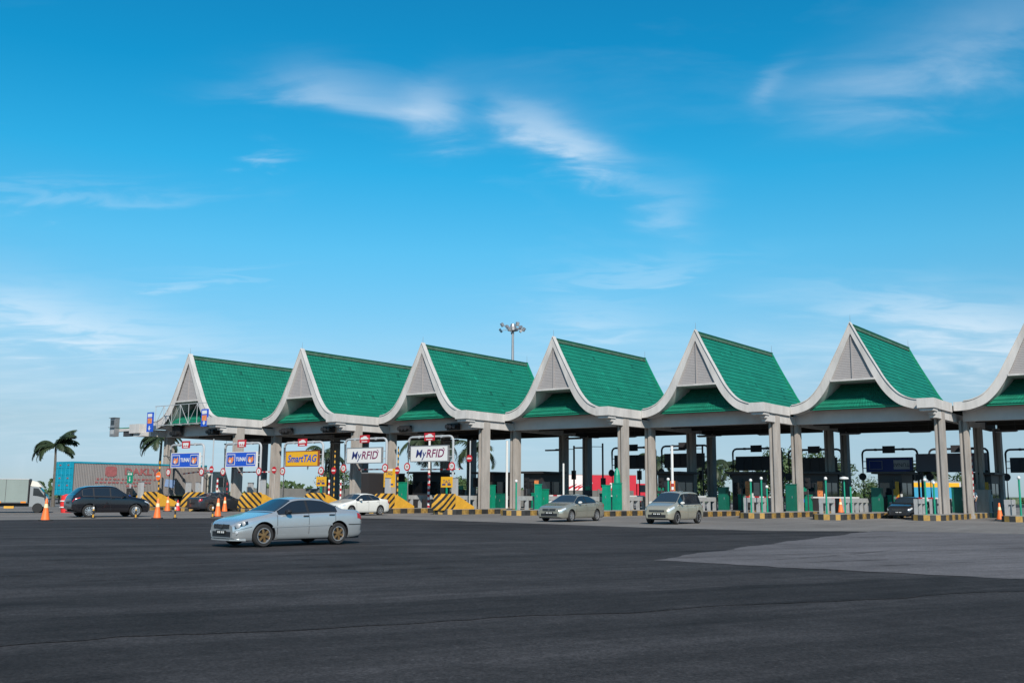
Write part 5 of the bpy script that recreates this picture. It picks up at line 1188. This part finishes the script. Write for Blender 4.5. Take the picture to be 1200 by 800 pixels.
# high mast floodlight
ms = thing('floodlight_mast', 'tall grey floodlight mast rising behind the third roof', 'light mast', (0.1, 130, 0)); ms.scale = (.92, .92, .98)
MB().path([(0, 0, 0), (0, 0, 12), (0, 0, 23.2)], [.38, .26, .16], 14).build('pole', 'steel_grey', ms, smooth=50)
MB().lathe([(.35, 22.9), (.75, 23.0), (.75, 23.35), (.4, 23.5), (.3, 23.9), (.05, 24.0)], 16).build('head_ring', 'steel_grey', ms, smooth=30)
random.seed(4)
for q in range(9):
    a = 2 * PI * q / 9 + .2; rr = 1.75 if q % 3 else 1.2; z = 23.15 + (.5 if q % 2 else -.1); d = Vector((math.cos(a), math.sin(a), 0))
    f_ = MB(); rot = Matrix.Rotation(a, 3, 'Z') @ Matrix.Rotation(R(38), 3, 'Y'); f_.obox(d * rr + Vector((0, 0, z)), (.28, .46, .50), rot); fo = f_.build('floodlight', 'steel_grey', ms)
    f2_ = MB(); f2_.obox(d * (rr + .13) + Vector((0, 0, z - .09)), (.03, .38, .4), rot); f2_.build('lens', 'lamp_lens', fo); MB().tube(d * .7 + Vector((0, 0, 23.15)), d * (rr - .1) + Vector((0, 0, z)), .035, .035, 5).build('arm', 'steel_grey', fo)
# attendant by the box at far right
def person(p, hd):
    t = thing('person', 'person in white shirt and dark trousers standing by the far right island', 'person', p, hd)
    def skin(name, verts, edges, rad, m, root=0):
        me = bpy.data.meshes.new(name); me.from_pydata(verts, edges, []); o = bpy.data.objects.new(name, me); COL.objects.link(o)
        sk = o.modifiers.new('s', 'SKIN'); 
        for v, r_ in zip(me.skin_vertices[0].data, rad): v.radius = (r_, r_ * .85)
        me.skin_vertices[0].data[root].use_root = True
        ss = o.modifiers.new('u', 'SUBSURF'); ss.levels = 2; ss.render_levels = 2; bpy.context.view_layer.update()
        m2 = bpy.data.meshes.new_from_object(o.evaluated_get(bpy.context.evaluated_depsgraph_get())); m2.materials.clear()
        bpy.data.objects.remove(o); m2.name = name; o = bpy.data.objects.new(name, m2); COL.objects.link(o); o.parent = t
        for q in m: m2.materials.append(MATS[q])
        m2.polygons.foreach_set('use_smooth', [True] * len(m2.polygons)); return o
    V = [(0, 0, .95), (0, 0, 1.15), (0, 0, 1.38), (0, 0, 1.48), (0, .01, 1.58), (0, .01, 1.68), (0, .1, .90), (.02, .11, .50), (0, .12, .09), (.14, .13, .04), (0, -.1, .90), (.05, -.11, .50), (-.02, -.12, .09), (.12, -.13, .04), (0, .2, 1.40), (-.02, .25, 1.12), (.08, .24, .88), (.1, .235, .80), (0, -.2, 1.40), (.0, -.25, 1.12), (.12, -.23, .90), (.15, -.22, .82)]
    E_ = [(0, 1), (1, 2), (2, 3), (3, 4), (4, 5), (0, 6), (6, 7), (7, 8), (8, 9), (0, 10), (10, 11), (11, 12), (12, 13), (2, 14), (14, 15), (15, 16), (16, 17), (2, 18), (18, 19), (19, 20), (20, 21)]
    rd = [.14, .14, .15, .055, .09, .08, .10, .07, .045, .04, .10, .07, .045, .04, .06, .045, .033, .04, .06, .045, .033, .04]
    b = skin('body', V, E_, rd, ['skin', 'shirt_white', 'trousers_dark', 'black_plastic'])
    for f in b.data.polygons:
        c = f.center; f.material_index = 3 if c.z < .1 else 2 if c.z < .97 and abs(c.y) < .2 else 1 if c.z < 1.47 and (abs(c.y) < .21 or c.z > 1.12) else 3 if c.z > 1.66 or (c.z > 1.56 and c.x < -.03) else 0
    for y in (.12, -.12): MB().lathe([(.0, -.14), (.045, -.1), (.05, .06), (.0, .12)], 10, axis='x').build('shoe', 'black_plastic', t, smooth=50).location = (.05, y, .05)
    return t
person(loc(6, 5.2, 9.5, .34), R(200))
